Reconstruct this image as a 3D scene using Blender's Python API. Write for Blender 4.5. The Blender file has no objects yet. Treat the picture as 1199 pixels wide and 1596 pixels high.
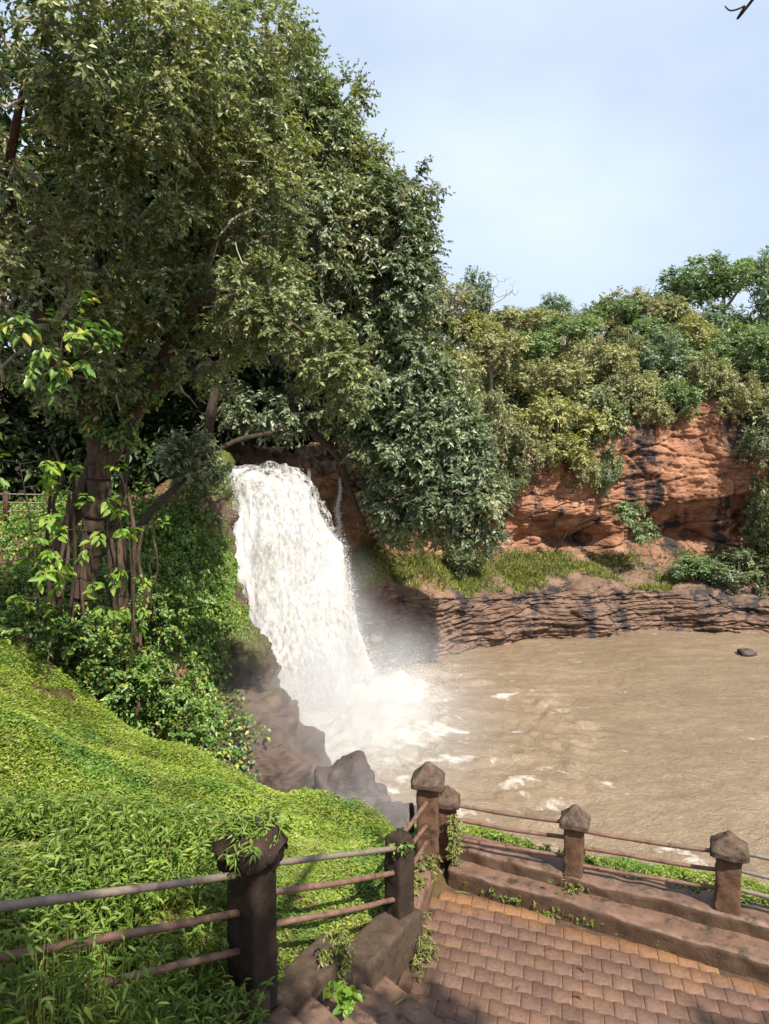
import bpy, math
import numpy as np
from mathutils import Vector, Matrix
R = math.radians
rng = np.random.default_rng(7)

# ------------------------------------------------------------------ camera, sky, sun, exposure
scene = bpy.context.scene
col = scene.collection
F, PIT, H = 1100.0, R(-4), 4.6          # focal length in photo pixels, pitch, eye height above the terrace
WATER = -4.2
cam_d = bpy.data.cameras.new('camera'); cam = bpy.data.objects.new('camera', cam_d); col.objects.link(cam)
cam_d.sensor_fit = 'VERTICAL'; cam_d.sensor_height = 36; cam_d.lens = 36 * F / 1596
cam_d.clip_start = 0.05; cam_d.clip_end = 1000
cam.location = (0, 0, H); cam.rotation_euler = (R(90) + PIT, 0, 0)
scene.camera = cam

SUN_EL, SUN_AZ = 52, 32                # sun stands behind the camera, to the right
to_sun = Vector((math.sin(R(SUN_AZ)) * math.cos(R(SUN_EL)), -math.cos(R(SUN_AZ)) * math.cos(R(SUN_EL)), math.sin(R(SUN_EL))))
w = bpy.data.worlds.new('World'); scene.world = w; w.use_nodes = True
nt = w.node_tree; nt.nodes.clear()
sky = nt.nodes.new('ShaderNodeTexSky'); sky.sky_type = 'NISHITA'; sky.sun_disc = False
sky.sun_elevation = R(SUN_EL); sky.sun_rotation = R(180 - SUN_AZ); sky.air_density = 1.0; sky.dust_density = 1.6; sky.ozone_density = 1.5
tc = nt.nodes.new('ShaderNodeTexCoord')
mp = nt.nodes.new('ShaderNodeMapping'); mp.inputs['Scale'].default_value = (1.0, 1.0, 1.8); mp.inputs['Location'].default_value = (0.3, 0.1, 0.0)
nz = nt.nodes.new('ShaderNodeTexNoise'); nz.inputs['Scale'].default_value = 1.5; nz.inputs['Detail'].default_value = 5; nz.inputs['Roughness'].default_value = 0.5
rp = nt.nodes.new('ShaderNodeValToRGB'); rp.color_ramp.elements[0].position = 0.38; rp.color_ramp.elements[1].position = 0.74
rp.color_ramp.elements[0].color = (0.45, 0.45, 0.45, 1); rp.color_ramp.elements[1].color = (1, 1, 1, 1)
mx = nt.nodes.new('ShaderNodeMixRGB'); mx.inputs[2].default_value = (5.0, 5.75, 6.9, 1)
bg = nt.nodes.new('ShaderNodeBackground'); bg.inputs[1].default_value = 0.1
wo = nt.nodes.new('ShaderNodeOutputWorld')
L = nt.links.new
L(tc.outputs['Generated'], mp.inputs[0]); L(mp.outputs[0], nz.inputs['Vector']); L(nz.outputs['Fac'], rp.inputs[0])
L(rp.outputs[0], mx.inputs[0]); L(sky.outputs[0], mx.inputs[1]); L(mx.outputs[0], bg.inputs[0]); L(bg.outputs[0], wo.inputs[0])
sd = bpy.data.lights.new('sun', 'SUN'); sd.energy = 4.6; sd.angle = R(0.5); sd.color = (1, 0.95, 0.87)
so = bpy.data.objects.new('sun', sd); col.objects.link(so); so.rotation_euler = to_sun.to_track_quat('Z', 'Y').to_euler()
so.location = (10, -20, 40)
scene.view_settings.view_transform = 'Standard'; scene.view_settings.look = 'None'
scene.view_settings.gamma = 1; scene.view_settings.exposure = 0.8
scene.cycles.use_denoising = True
try: scene.cycles.denoiser = 'OPENIMAGEDENOISE'
except Exception: pass
scene.cycles.max_bounces = 6; scene.cycles.diffuse_bounces = 3; scene.cycles.glossy_bounces = 2
scene.cycles.transparent_max_bounces = 8; scene.cycles.volume_bounces = 1; scene.cycles.volume_step_rate = 2.0

# ------------------------------------------------------------------ helpers
CP, SP = math.cos(PIT), math.sin(PIT)
def ray(px, py):
    x = (px - 599.5) / F; u = -(py - 798) / F
    return np.array((x, CP - u * SP, SP + u * CP))
def W(px, py, Y):                      # point of the photo at distance Y
    d = ray(px, py); return np.array((0, 0, H)) + d * (Y / d[1])
def G(px, py, z):                      # point of the photo at height z
    d = ray(px, py); return np.array((0, 0, H)) + d * ((z - H) / d[2])
def unit(a):
    a = np.asarray(a, float); return a / np.maximum(np.linalg.norm(a, axis=-1, keepdims=True), 1e-9)

def _hash(ix, iy, iz, seed):
    h = (ix * 374761393 + iy * 668265263 + iz * 2147483647 + seed * 974634777) & 0xFFFFFFFF
    h = ((h ^ (h >> 13)) * 1274126177) & 0xFFFFFFFF
    h = ((h ^ (h >> 16)) * 2246822519) & 0xFFFFFFFF
    return ((h ^ (h >> 15)) & 0xFFFFFF) / float(0xFFFFFF) * 2 - 1
def vnoise(p, seed=0):
    p = np.asarray(p, float); i = np.floor(p).astype(np.int64); f = p - i; f = f * f * f * (f * (f * 6 - 15) + 10)
    r = 0
    for dx in (0, 1):
        wx = f[..., 0] if dx else 1 - f[..., 0]
        for dy in (0, 1):
            wy = f[..., 1] if dy else 1 - f[..., 1]
            for dz in (0, 1):
                wz = f[..., 2] if dz else 1 - f[..., 2]
                r = r + wx * wy * wz * _hash(i[..., 0] + dx, i[..., 1] + dy, i[..., 2] + dz, seed)
    return r
def fbm(p, oct=4, seed=0, gain=0.5, lac=2.03):
    a, s, p = 1.0, 0, np.asarray(p, float)
    for k in range(oct):
        s = s + a * vnoise(p, seed + k * 17); a *= gain; p = p * lac + 3.7
    return s

def mesh_np(name, V, polys, mat=None, parent=None, smooth=False, mats=None, matidx=None):
    """polys: list of int arrays (n,k)."""
    me = bpy.data.meshes.new(name)
    V = np.asarray(V, np.float32).reshape(-1, 3)
    polys = [np.asarray(p, np.int32) for p in polys if len(p)]
    me.vertices.add(len(V)); me.vertices.foreach_set('co', V.ravel())
    loops = np.concatenate([p.ravel() for p in polys]); tot = np.concatenate([np.full(len(p), p.shape[1], np.int32) for p in polys])
    start = np.concatenate(([0], np.cumsum(tot)[:-1])).astype(np.int32)
    me.loops.add(len(loops)); me.loops.foreach_set('vertex_index', loops)
    me.polygons.add(len(tot)); me.polygons.foreach_set('loop_start', start); me.polygons.foreach_set('loop_total', tot)
    if smooth: me.polygons.foreach_set('use_smooth', np.ones(len(tot), bool))
    for m in (mats or [mat]):
        if m: me.materials.append(m)
    if matidx is not None: me.polygons.foreach_set('material_index', np.asarray(matidx, np.int32))
    me.update(calc_edges=True)
    o = bpy.data.objects.new(name, me); col.objects.link(o)
    if parent: o.parent = parent
    return o
def tag(o, label=None, cat=None, group=None, kind=None):
    if label: o['label'] = label
    if cat: o['category'] = cat
    if group: o['group'] = group
    if kind: o['kind'] = kind
    return o
def empty(name, label, cat, group=None, kind=None, loc=(0, 0, 0)):
    o = bpy.data.objects.new(name, None); o.location = loc; o.empty_display_size = 0.2; col.objects.link(o)
    return tag(o, label, cat, group, kind)

def grid_faces(nu, nv, off=0):         # vertices [i*nv + j]
    i, j = np.meshgrid(np.arange(nu - 1), np.arange(nv - 1), indexing='ij'); a = (i * nv + j).ravel() + off
    return np.stack((a, a + nv, a + nv + 1, a + 1), 1)
def catmull(P, n):                     # P (k, ...) -> n samples along axis 0
    P = np.asarray(P, float); k = len(P); t = np.linspace(0, k - 1, n); i = np.minimum(t.astype(int), k - 2); f = t - i
    f = f.reshape((-1,) + (1,) * (P.ndim - 1))
    p0, p1, p2, p3 = P[np.maximum(i - 1, 0)], P[i], P[i + 1], P[np.minimum(i + 2, k - 1)]
    return 0.5 * (2 * p1 + (p2 - p0) * f + (2 * p0 - 5 * p1 + 4 * p2 - p3) * f ** 2 + (3 * p1 - p0 - 3 * p2 + p3) * f ** 3)
def patch(ctrl, nu, nv):               # ctrl (rows, cols, 3) -> (nu, nv, 3)
    A = catmull(np.asarray(ctrl, float), nu); return catmull(A.transpose(1, 0, 2), nv).transpose(1, 0, 2)
def grid_normals(S):
    du = np.gradient(S, axis=0); dv = np.gradient(S, axis=1); return unit(np.cross(dv, du))
def strata(S, N, amp, freq, seed, warp=0.35, xf=0.25):
    z = S[..., 2] + warp * fbm(S * np.array((0.22, 0.22, 0.25)), 3, seed) + 0.04 * fbm(S * 1.3, 2, seed + 5)
    k = np.floor(z * freq); f = z * freq - k
    q = np.stack((S[..., 0] * xf, S[..., 1] * xf, k * 5.17), -1)
    r = vnoise(q * 1.0, seed + 31) + 0.5 * vnoise(q * np.array((3, 3, 1)), seed + 32) + 0.35 * vnoise(q * np.array((9, 9, 1)), seed + 33)
    prof = 1 - np.abs(2 * f - 1) ** 5
    return S + N * (amp * (r * 0.75 + 0.35) * prof)[..., None]

def blocks(S, scale, seed):            # broken rock: value per block and distance to its joints
    q = S * np.asarray(scale); q = q + .25 * np.stack([fbm(q * .8 + 11 * k, 2, seed + 50 + k) for k in range(3)], -1); i0 = np.floor(q).astype(np.int64)
    f1 = np.full(q.shape[:-1], 9.0); f2 = f1.copy(); val = np.zeros(q.shape[:-1])
    for dx in (-1, 0, 1):
        for dy in (-1, 0, 1):
            for dz in (-1, 0, 1):
                c = i0 + np.array((dx, dy, dz)); h = [_hash(c[..., 0], c[..., 1], c[..., 2], seed + k) for k in range(4)]
                d = np.sqrt(sum((c[..., k] + .5 + .45 * h[k] - q[..., k]) ** 2 for k in range(3)))
                n = d < f1; f2 = np.where(n, f1, np.minimum(f2, d)); val = np.where(n, h[3], val); f1 = np.where(n, d, f1)
    return val, f2 - f1
def rocky_face(S, Nn, amp, sc, seed):
    v1, e1 = blocks(S, np.asarray(sc), seed); v2, e2 = blocks(S, np.asarray(sc) * 2.7, seed + 5)
    return Nn * (amp * (.6 * v1 + .28 * v2 - .9 * np.clip(1 - e1 / .07, 0, 1) - .4 * np.clip(1 - e2 / .09, 0, 1) + .2 * fbm(S * 3.1, 4, seed + 9)))[..., None]
def tube(pts, rad, sides=8, n=None, jitter=0, seed=0, cap=True):
    P = np.asarray(pts, float); r = np.asarray(rad, float) * np.ones(len(P))
    if n: r = catmull(r[:, None], n)[:, 0]; P = catmull(P, n)
    T = unit(np.gradient(P, axis=0)); up = np.array((0.13, 0.21, 0.97)); up = np.where(np.abs(T @ up)[:, None] > 0.95, np.array((1, 0.1, 0)), up)
    A = unit(np.cross(T, up)); B = np.cross(T, A)
    a = np.linspace(0, 2 * np.pi, sides, endpoint=False)
    ring = P[:, None] + r[:, None, None] * (np.cos(a)[None, :, None] * A[:, None] + np.sin(a)[None, :, None] * B[:, None])
    if jitter:
        ring = ring + (ring - P[:, None]) * (jitter * fbm(ring * np.array((5, 5, 1.6)), 3, seed))[..., None]
    m = len(P); V = ring.reshape(-1, 3); i, j = np.meshgrid(np.arange(m - 1), np.arange(sides), indexing='ij')
    a0 = i * sides + j; a1 = i * sides + (j + 1) % sides
    Fq = np.stack((a0, a1, a1 + sides, a0 + sides), -1).reshape(-1, 4)
    polys = [Fq]
    if cap: polys += [np.arange(sides)[None, ::-1], (np.arange(sides) + (m - 1) * sides)[None]]
    return V, polys
def merge(parts):
    V, P, off = [], {}, 0
    for v, polys in parts:
        v = np.asarray(v).reshape(-1, 3); V.append(v)
        for p in polys:
            p = np.asarray(p)
            if len(p): P.setdefault(p.shape[1], []).append(p + off)
        off += len(v)
    return np.concatenate(V), [np.concatenate(x) for x in P.values()]

def leaf_mesh(B, D, N, ln, wd, rich=True, fold=0.25, bend=0.2):
    """leaves as folded blades: base B, direction D, face normal N."""
    B, D = np.asarray(B, float), unit(D); S = unit(np.cross(D, N)); Nn = np.cross(S, D); n = len(B)
    ln = np.asarray(ln)[:, None] * np.ones((n, 1)); wd = np.asarray(wd)[:, None] * np.ones((n, 1))
    def pt(t, s, h): return B + D * ln * t + S * wd * s + Nn * (wd * h * fold) - Nn * ln * bend * t * t
    if rich:
        V = np.stack((pt(0, 0, 0), pt(.32, -.5, 1), pt(.7, -.38, 1), pt(1, 0, 0), pt(.7, .38, 1), pt(.32, .5, 1)), 1)
        i = np.arange(n)[:, None] * 6
        Fq = np.concatenate((i + np.array([[0, 3, 2, 1]]), i + np.array([[0, 5, 4, 3]])))
        return V.reshape(-1, 3), [Fq]
    V = np.stack((pt(0, 0, 0), pt(.45, -.5, 1), pt(1, 0, 0), pt(.45, .5, 1)), 1); i = np.arange(n)[:, None] * 4
    return V.reshape(-1, 3), [np.concatenate((i + np.array([[0, 2, 1]]), i + np.array([[0, 3, 2]])))]

def sprays(P, D, r, twigs=5, per=12, tl=0.5, ll=0.15, lw=0.42, droop=0.35, rich=True, spread=0.9, wood=True, flat=0.8):
    """leafy twigs growing from tips P in directions D -> (leaf geometry, twig geometry)"""
    n = len(P); P = np.repeat(P, twigs, 0); D0 = np.repeat(D, twigs, 0)
    T = unit(D0 * 0.7 + r.normal(0, spread * 0.6, (n * twigs, 3)) + np.array((0, 0, -droop * 0.5)))
    Lt = tl * r.uniform(0.55, 1.2, n * twigs)
    m = n * twigs
    t = np.tile((np.arange(per) + 0.6) / per, m) + r.uniform(-.04, .04, m * per)
    Pi, Ti, Li = np.repeat(P, per, 0), np.repeat(T, per, 0), np.repeat(Lt, per)
    base = Pi + Ti * (Li * t)[:, None] + np.array((0, 0, -1.0)) * (droop * 0.5 * Li * t * t)[:, None]
    side = unit(np.cross(Ti, np.array((0.05, 0.02, 1.0)))) * np.where(np.arange(m * per) % 2, 1, -1)[:, None]
    d = unit(Ti * 0.55 + side * r.uniform(.3, 1.0, (m * per, 1)) + r.normal(0, .3, (m * per, 3)) + np.array((0, 0, -droop)))
    N = unit(np.array((0, 0, 1.0)) * flat + np.repeat(D0, per, 0) * 0.55 + r.normal(0, .35, (m * per, 3)))
    l = ll * r.uniform(0.6, 1.25, m * per)
    lv = leaf_mesh(base, d, N, l, l * lw * r.uniform(.8, 1.15, m * per), rich)
    tw = None
    if wood:
        E = P + T * Lt[:, None] + np.array((0, 0, -1.0)) * (droop * 0.5 * Lt)[:, None]
        tw = frusta(P, E, np.full(m, .008), np.full(m, .003), 3)
    return lv, tw

def frusta(A, B, ra, rb, sides=5):
    A, B = np.asarray(A, float), np.asarray(B, float); T = unit(B - A)
    up = np.where(np.abs(T[:, 2:3]) > .95, np.array((1.0, 0, 0)), np.array((0, 0, 1.0)))
    X = unit(np.cross(T, up)); Y = np.cross(T, X); a = np.linspace(0, 2 * np.pi, sides, endpoint=False)
    c = np.cos(a)[None, :, None] * X[:, None] + np.sin(a)[None, :, None] * Y[:, None]
    V = np.concatenate((A[:, None] + c * np.asarray(ra)[:, None, None], B[:, None] + c * np.asarray(rb)[:, None, None]), 1)
    n = len(A); i = (np.arange(n) * 2 * sides)[:, None]; j = np.arange(sides)[None]; k = (j + 1) % sides
    return V.reshape(-1, 3), [np.stack((i + j, i + k, i + k + sides, i + j + sides), -1).reshape(-1, 4)]

def ell(c, rad, n, r, shell=0.45):     # points in an ellipsoid, denser towards its skin; returns points, outward directions
    d = unit(r.normal(size=(n, 3))); q = (shell + (1 - shell) * r.random((n, 1)) ** 0.6) * d
    return np.asarray(c) + q * np.asarray(rad), unit(d * 1 / np.asarray(rad) * np.mean(rad))

def grow(stems, tips, r, step=0.7, tip_r=0.010, arch=0.12, wob=0.10, ex=0.5):
    """limbs from the stems to every tip, each joined to the nearest wood already there"""
    pos, par, rad = [], [], []
    for pts, rs, pidx in stems:
        for k, (p, q) in enumerate(zip(pts, rs)):
            par.append(len(pos) - 1 if k else -1); pos.append(np.asarray(p, float)); rad.append(q)
    ns = len(pos); cap = ns + len(tips) * 14
    X = np.zeros((cap, 3)); X[:ns] = pos; Pn = np.full(cap, -1); Pn[:ns] = par; n = ns
    Tm = np.asarray(tips); order = np.argsort(np.min(np.linalg.norm(Tm[:, None] - X[None, :ns], axis=2), 1))
    ends = np.zeros(len(Tm), int)
    for q in order:
        d = np.linalg.norm(X[:n] - Tm[q], axis=1); j = int(np.argmin(d + 0.25 * np.maximum(X[:n, 2] - Tm[q, 2], 0))); m = int(min(12, max(1, math.ceil(d[j] / step))))
        a = X[j].copy(); prev = j
        for s in range(1, m + 1):
            t = s / m; p = a + (Tm[q] - a) * t + np.array((0, 0, arch * d[j] * math.sin(math.pi * t)))
            if s < m: p = p + r.normal(0, wob * d[j] / m + 0.02, 3)
            if n >= cap: break
            X[n] = p; Pn[n] = prev; prev = n; n += 1
        ends[q] = prev
    cnt = np.zeros(n); cnt[ends] += 1
    for i in range(n - 1, -1, -1):
        if Pn[i] >= 0: cnt[Pn[i]] += cnt[i]
    rr = tip_r * np.maximum(cnt, 1) ** ex; rr[:ns] = np.maximum(rr[:ns] * 0, rad)
    for i in range(ns, n):
        rr[i] = min(rr[i], rr[Pn[i]] * 0.9)
    ch = np.arange(ns, n); pa = Pn[ch]
    return frusta(X[pa], X[ch], np.minimum(rr[pa], rr[ch] * 1.25), rr[ch], 4)

# ------------------------------------------------------------------ materials
def newmat(name):
    m = bpy.data.materials.new(name); m.use_nodes = True; t = m.node_tree; t.nodes.clear()
    return m, t
class NB:
    def __init__(s, name): s.m, s.t = newmat(name); s.out = s.n('OutputMaterial')
    def n(s, kind, **kw):
        x = s.t.nodes.new('ShaderNode' + kind)
        for k, v in kw.items():
            if hasattr(x, k) and k not in x.inputs: setattr(x, k, v)
            else: s.set(x.inputs[k.replace('_', ' ')] if k.replace('_', ' ') in x.inputs else x.inputs[k], v)
        return x
    def set(s, i, v):
        if isinstance(v, bpy.types.NodeSocket): s.t.links.new(v, i)
        else: i.default_value = v
    def coord(s, kind='Object', scale=(1, 1, 1), loc=(0, 0, 0)):
        c = s.n('TexCoord'); m = s.n('Mapping'); s.set(m.inputs[0], c.outputs[kind]); m.inputs['Scale'].default_value = scale; m.inputs['Location'].default_value = loc
        return m.outputs[0]
    def noise(s, vec, scale, detail=5, rough=0.55, dist=0.0):
        x = s.n('TexNoise'); s.set(x.inputs['Vector'], vec); x.inputs['Scale'].default_value = scale; x.inputs['Detail'].default_value = detail; x.inputs['Roughness'].default_value = rough; x.inputs['Distortion'].default_value = dist
        return x.outputs['Fac']
    def ramp(s, f, stops, interp='LINEAR'):
        x = s.n('ValToRGB'); s.set(x.inputs[0], f); e = x.color_ramp.elements; x.color_ramp.interpolation = interp
        while len(e) < len(stops): e.new(0.5)
        for k, (p, c) in enumerate(stops):
            e[k].position = p; e[k].color = tuple(c) + (1,) if hasattr(c, '__len__') else (c, c, c, 1)
        return x.outputs[0]
    def mix(s, f, a, b, mode='MIX'):
        x = s.n('MixRGB', blend_type=mode); s.set(x.inputs[0], f); s.set(x.inputs[1], a if not isinstance(a, tuple) else a + (1,)); s.set(x.inputs[2], b if not isinstance(b, tuple) else b + (1,))
        return x.outputs[0]
    def math(s, op, a, b=0.0):
        x = s.n('Math', operation=op); s.set(x.inputs[0], a); s.set(x.inputs[1], b); return x.outputs[0]
    def bump(s, h, strength=0.5, dist=0.05):
        x = s.n('Bump'); x.inputs['Strength'].default_value = strength; x.inputs['Distance'].default_value = dist; s.set(x.inputs['Height'], h); return x.outputs[0]
    def principled(s, color, rough=0.8, spec=0.3, normal=None, **kw):
        x = s.n('BsdfPrincipled'); s.set(x.inputs['Base Color'], color if not isinstance(color, tuple) else color + (1,)); s.set(x.inputs['Roughness'], rough); s.set(x.inputs['Specular IOR Level'], spec)
        if normal is not None: s.set(x.inputs['Normal'], normal)
        for k, v in kw.items(): s.set(x.inputs[k.replace('_', ' ')], v)
        return x.outputs[0]
    def done(s, sh, slot=0): s.set(s.out.inputs[slot], sh); return s.m

def leaf_mat(name, stops, trans=0.28, rough=0.45, spec=0.4, patch_scale=0.5, patch=((.35, .75), (.7, 1.2)), alt=None):
    b = NB(name); g = b.n('NewGeometry'); c = b.ramp(g.outputs['Random Per Island'], stops)
    for k, (a_, s_, lo) in enumerate(alt or []):
        c = b.mix(b.ramp(b.noise(b.coord('Object', (1, 1, 1), (5 * k + 3, 0, 0)), s_, 2), [(lo, 0.0), (lo + .1, 1.0)]), c, b.ramp(g.outputs['Random Per Island'], a_))
    f = b.noise(b.coord('Object'), patch_scale, 3); v = b.ramp(f, [(patch[0][0], patch[0][1]), (patch[1][0], patch[1][1])])
    c = b.mix(1.0, c, v, 'MULTIPLY')
    p = b.principled(c, rough, spec)
    t = b.n('BsdfTranslucent'); b.set(t.inputs[0], b.mix(1.0, c, (1.08, 1.15, 0.6), 'MULTIPLY'))
    x = b.n('MixShader'); x.inputs[0].default_value = trans; b.set(x.inputs[1], p); b.set(x.inputs[2], t.outputs[0])
    return b.done(x.outputs[0])
M = {}
M['leaf_main'] = leaf_mat('leaf_main', [(0, (0.0767, 0.11, 0.0458)), (.4, (0.143, 0.195, 0.0761)), (.8, (0.241, 0.294, 0.119)), (1, (0.437, 0.446, 0.206))], trans=.33, spec=.55, rough=.4, alt=[([(0, (0.148, 0.18, 0.0561)), (.6, (0.262, 0.295, 0.0963)), (1, (0.435, 0.429, 0.173))], .45, .46)])
M['leaf_bright'] = leaf_mat('leaf_bright', [(0, (0.109, 0.148, 0.0499)), (.5, (0.185, 0.23, 0.0767)), (1, (0.332, 0.346, 0.141))])
M['leaf_dark'] = leaf_mat('leaf_dark', [(0, (0.0875, 0.126, 0.0646)), (.5, (0.154, 0.21, 0.105)), (.85, (0.233, 0.28, 0.142)), (1, (0.397, 0.396, 0.214))], trans=.3, rough=0.4, spec=0.6, alt=[([(0, (0.15, 0.187, 0.079)), (.6, (0.274, 0.299, 0.132)), (1, (0.464, 0.432, 0.222))], .4, .55)])
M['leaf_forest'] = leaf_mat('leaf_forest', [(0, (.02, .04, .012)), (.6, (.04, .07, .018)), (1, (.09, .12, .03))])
M['leaf_fresh'] = leaf_mat('leaf_fresh', [(0, (.12, .25, .03)), (.5, (.2, .33, .04)), (1, (.32, .4, .06))], trans=.38)
M['scrub'] = leaf_mat('scrub', [(0, (0.193, 0.231, 0.107)), (.6, (0.355, 0.383, 0.18)), (1, (0.6, 0.563, 0.305))], alt=[([(0, (0.0934, 0.168, 0.0707)), (.6, (0.178, 0.273, 0.111)), (1, (0.319, 0.413, 0.181))], .33, .5), ([(0, (0.34, 0.264, 0.164)), (.6, (0.496, 0.383, 0.254)), (1, (0.6, 0.594, 0.381))], .4, .6)])
M['leaf_far_green'] = leaf_mat('leaf_far_green', [(0, (0.118, 0.195, 0.0761)), (.6, (0.215, 0.307, 0.12)), (1, (0.367, 0.444, 0.199))])
M['leaf_far_blue'] = leaf_mat('leaf_far_blue', [(0, (0.129, 0.197, 0.114)), (.6, (0.227, 0.308, 0.174)), (1, (0.388, 0.447, 0.283))])
M['leaf_far_olive'] = leaf_mat('leaf_far_olive', [(0, (0.211, 0.229, 0.103)), (.6, (0.354, 0.354, 0.168)), (1, (0.534, 0.484, 0.257))])
M['leaf_far_yellow'] = leaf_mat('leaf_far_yellow', [(0, (0.226, 0.238, 0.079)), (.6, (0.373, 0.373, 0.129)), (1, (0.504, 0.466, 0.206))])
M['leaf_far_russet'] = leaf_mat('leaf_far_russet', [(0, (0.241, 0.203, 0.116)), (.6, (0.374, 0.299, 0.174)), (1, (0.5, 0.437, 0.262))], alt=[([(0, (0.158, 0.183, 0.083)), (1, (0.341, 0.353, 0.166))], .6, .45)])
M['grass'] = leaf_mat('grass', [(0, (0.146, 0.232, 0.0252)), (.5, (0.249, 0.339, 0.0403)), (.9, (0.373, 0.44, 0.0693)), (.95, (0.475, 0.395, 0.151)), (1, (0.519, 0.419, 0.215))], trans=.32, rough=.5, patch_scale=0.8, patch=((.3, .6), (.68, 1.15)), alt=[([(0, (0.0791, 0.169, 0.0252)), (.7, (0.159, 0.271, 0.0379)), (1, (0.283, 0.362, 0.0756))], .7, .54), ([(0, (0.249, 0.282, 0.0504)), (.7, (0.373, 0.395, 0.0883)), (1, (0.508, 0.452, 0.188))], .9, .6)])
M['grass_dark'] = leaf_mat('grass_dark', [(0, (0.0906, 0.16, 0.0216)), (.6, (0.161, 0.25, 0.0336)), (1, (0.272, 0.34, 0.072))], trans=.3)
M['grass_dry'] = leaf_mat('grass_dry', [(0, (.12, .17, .03)), (.5, (.24, .27, .05)), (1, (.38, .34, .12))], trans=.3)
M['vine'] = leaf_mat('vine', [(0, (0.069, 0.152, 0.0276)), (.55, (0.138, 0.248, 0.0484)), (.85, (0.248, 0.331, 0.069)), (1, (0.469, 0.414, 0.069))], rough=.36, spec=.5, patch_scale=.9)
M['ivy_dry'] = leaf_mat('ivy_dry', [(0, (.09, .14, .025)), (.5, (.2, .22, .05)), (1, (.34, .29, .12))])

def bark(name, a, b_, s=1.0):
    b = NB(name); v = b.coord('Object', (6 * s, 6 * s, 1.6 * s)); f = b.noise(v, 2.0, 6, .65, .6)
    c = b.ramp(f, [(.3, a), (.7, b_)]); return b.done(b.principled(c, .85, .2, b.bump(f, .7, .03)))
M['bark'] = bark('bark', (0.0263, 0.018, 0.012), (0.12, 0.0788, 0.0488))
M['bark_pale'] = bark('bark_pale', (0.156, 0.13, 0.0975), (0.468, 0.403, 0.299))
M['bark_dark'] = bark('bark_dark', (0.021, 0.0154, 0.0112), (0.07, 0.049, 0.0315))

def rock_mat(name, base, dark, light, moss=None, streak=0.0, bands=None, wet=None):
    b = NB(name); o = b.coord('Object'); f = b.noise(o, 0.9, 8, .62); c = b.ramp(f, [(.28, dark), (.5, base), (.74, light)])
    ly = b.noise(b.coord('Object', (.5, .5, 7.0)), 1.0, 6, .6, .3); c = b.mix(.55, c, b.ramp(ly, [(.3, (.55, .5, .48)), (.62, (1.18, 1.12, 1.05))]), 'MULTIPLY')
    if bands:
        for (z0, z1, colr, dk) in bands:          # a different bed of rock below a wavy level
            sp = b.n('SeparateXYZ'); b.set(sp.inputs[0], o); zz = b.math('ADD', sp.outputs[2], b.math('MULTIPLY', b.math('SUBTRACT', b.noise(o, .35, 4), .5), 3.0))
            mr = b.n('MapRange'); b.set(mr.inputs[0], zz); mr.inputs[1].default_value = z0; mr.inputs[2].default_value = z1; mr.inputs[3].default_value = 1; mr.inputs[4].default_value = 0
            c = b.mix(mr.outputs[0], c, b.mix(b.ramp(f, [(.3, 0.0), (.7, 1.0)]), dk, colr))
    if streak:
        s = b.noise(b.coord('Object', (.55, .55, .075), (3.1, 0, 0)), 1.1, 5, .6, .5); br = b.noise(o, 1.7, 5)
        k = b.math('MULTIPLY', b.ramp(s, [(.51, 0.0), (.59, 1.0)]), b.ramp(br, [(.36, 0.0), (.5, 1.0)]))
        c = b.mix(b.math('MULTIPLY', k, streak), c, (.035, .03, .032))
    if moss:
        mn = b.noise(o, .55, 6, .6); g = b.n('NewGeometry'); sp = b.n('SeparateXYZ'); b.set(sp.inputs[0], o)
        mr = b.n('MapRange'); b.set(mr.inputs[0], sp.outputs[2]); mr.inputs[1].default_value = moss[0]; mr.inputs[2].default_value = moss[1]
        k = b.math('MULTIPLY', b.ramp(mn, [(.42, 0.0), (.54, 1.0)]), mr.outputs[0])
        mc = b.ramp(b.noise(o, 9, 4), [(.3, (.035, .055, .008)), (.7, (.12, .14, .018))])
        c = b.mix(k, c, mc)
    fine = b.noise(o, 7, 8, .7); cr = b.n('TexVoronoi', feature='DISTANCE_TO_EDGE'); b.set(cr.inputs['Vector'], b.coord('Object', (.7, .7, 1.9))); cr.inputs['Scale'].default_value = 1.3
    bed = b.noise(b.coord('Object', (.6, .6, 9.0)), 1.6, 6, .65, .25); fine = b.math('ADD', fine, b.math('MULTIPLY', bed, .7))
    h = b.math('ADD', b.math('MULTIPLY', fine, .6), b.math('MULTIPLY', b.ramp(cr.outputs[0], [(0, 0.0), (.07, 1.0)]), .06 if wet else .5))
    return b.done(b.principled(c, .62 if wet else .85, .45 if wet else .25, b.bump(h, .9, .07)))
M['cliff'] = rock_mat('cliff', (.31, .15, .085), (.14, .07, .045), (.44, .26, .16), streak=.97, bands=[(-1.6, .5, (.25, .152, .10), (.085, .055, .04))])
M['cliff_left'] = rock_mat('cliff_left', (0.0837, 0.0502, 0.0346), (0.0391, 0.0234, 0.0167), (0.14, 0.0893, 0.0614), moss=(-2.5, 0.4), wet=True)
M['lip_rock'] = rock_mat('lip_rock', (.2, .11, .06), (.07, .05, .035), (.36, .2, .09), wet=True)
M['boulder'] = rock_mat('boulder', (0.0768, 0.0544, 0.048), (0.032, 0.0256, 0.023), (0.128, 0.096, 0.0832), wet=True)

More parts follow.
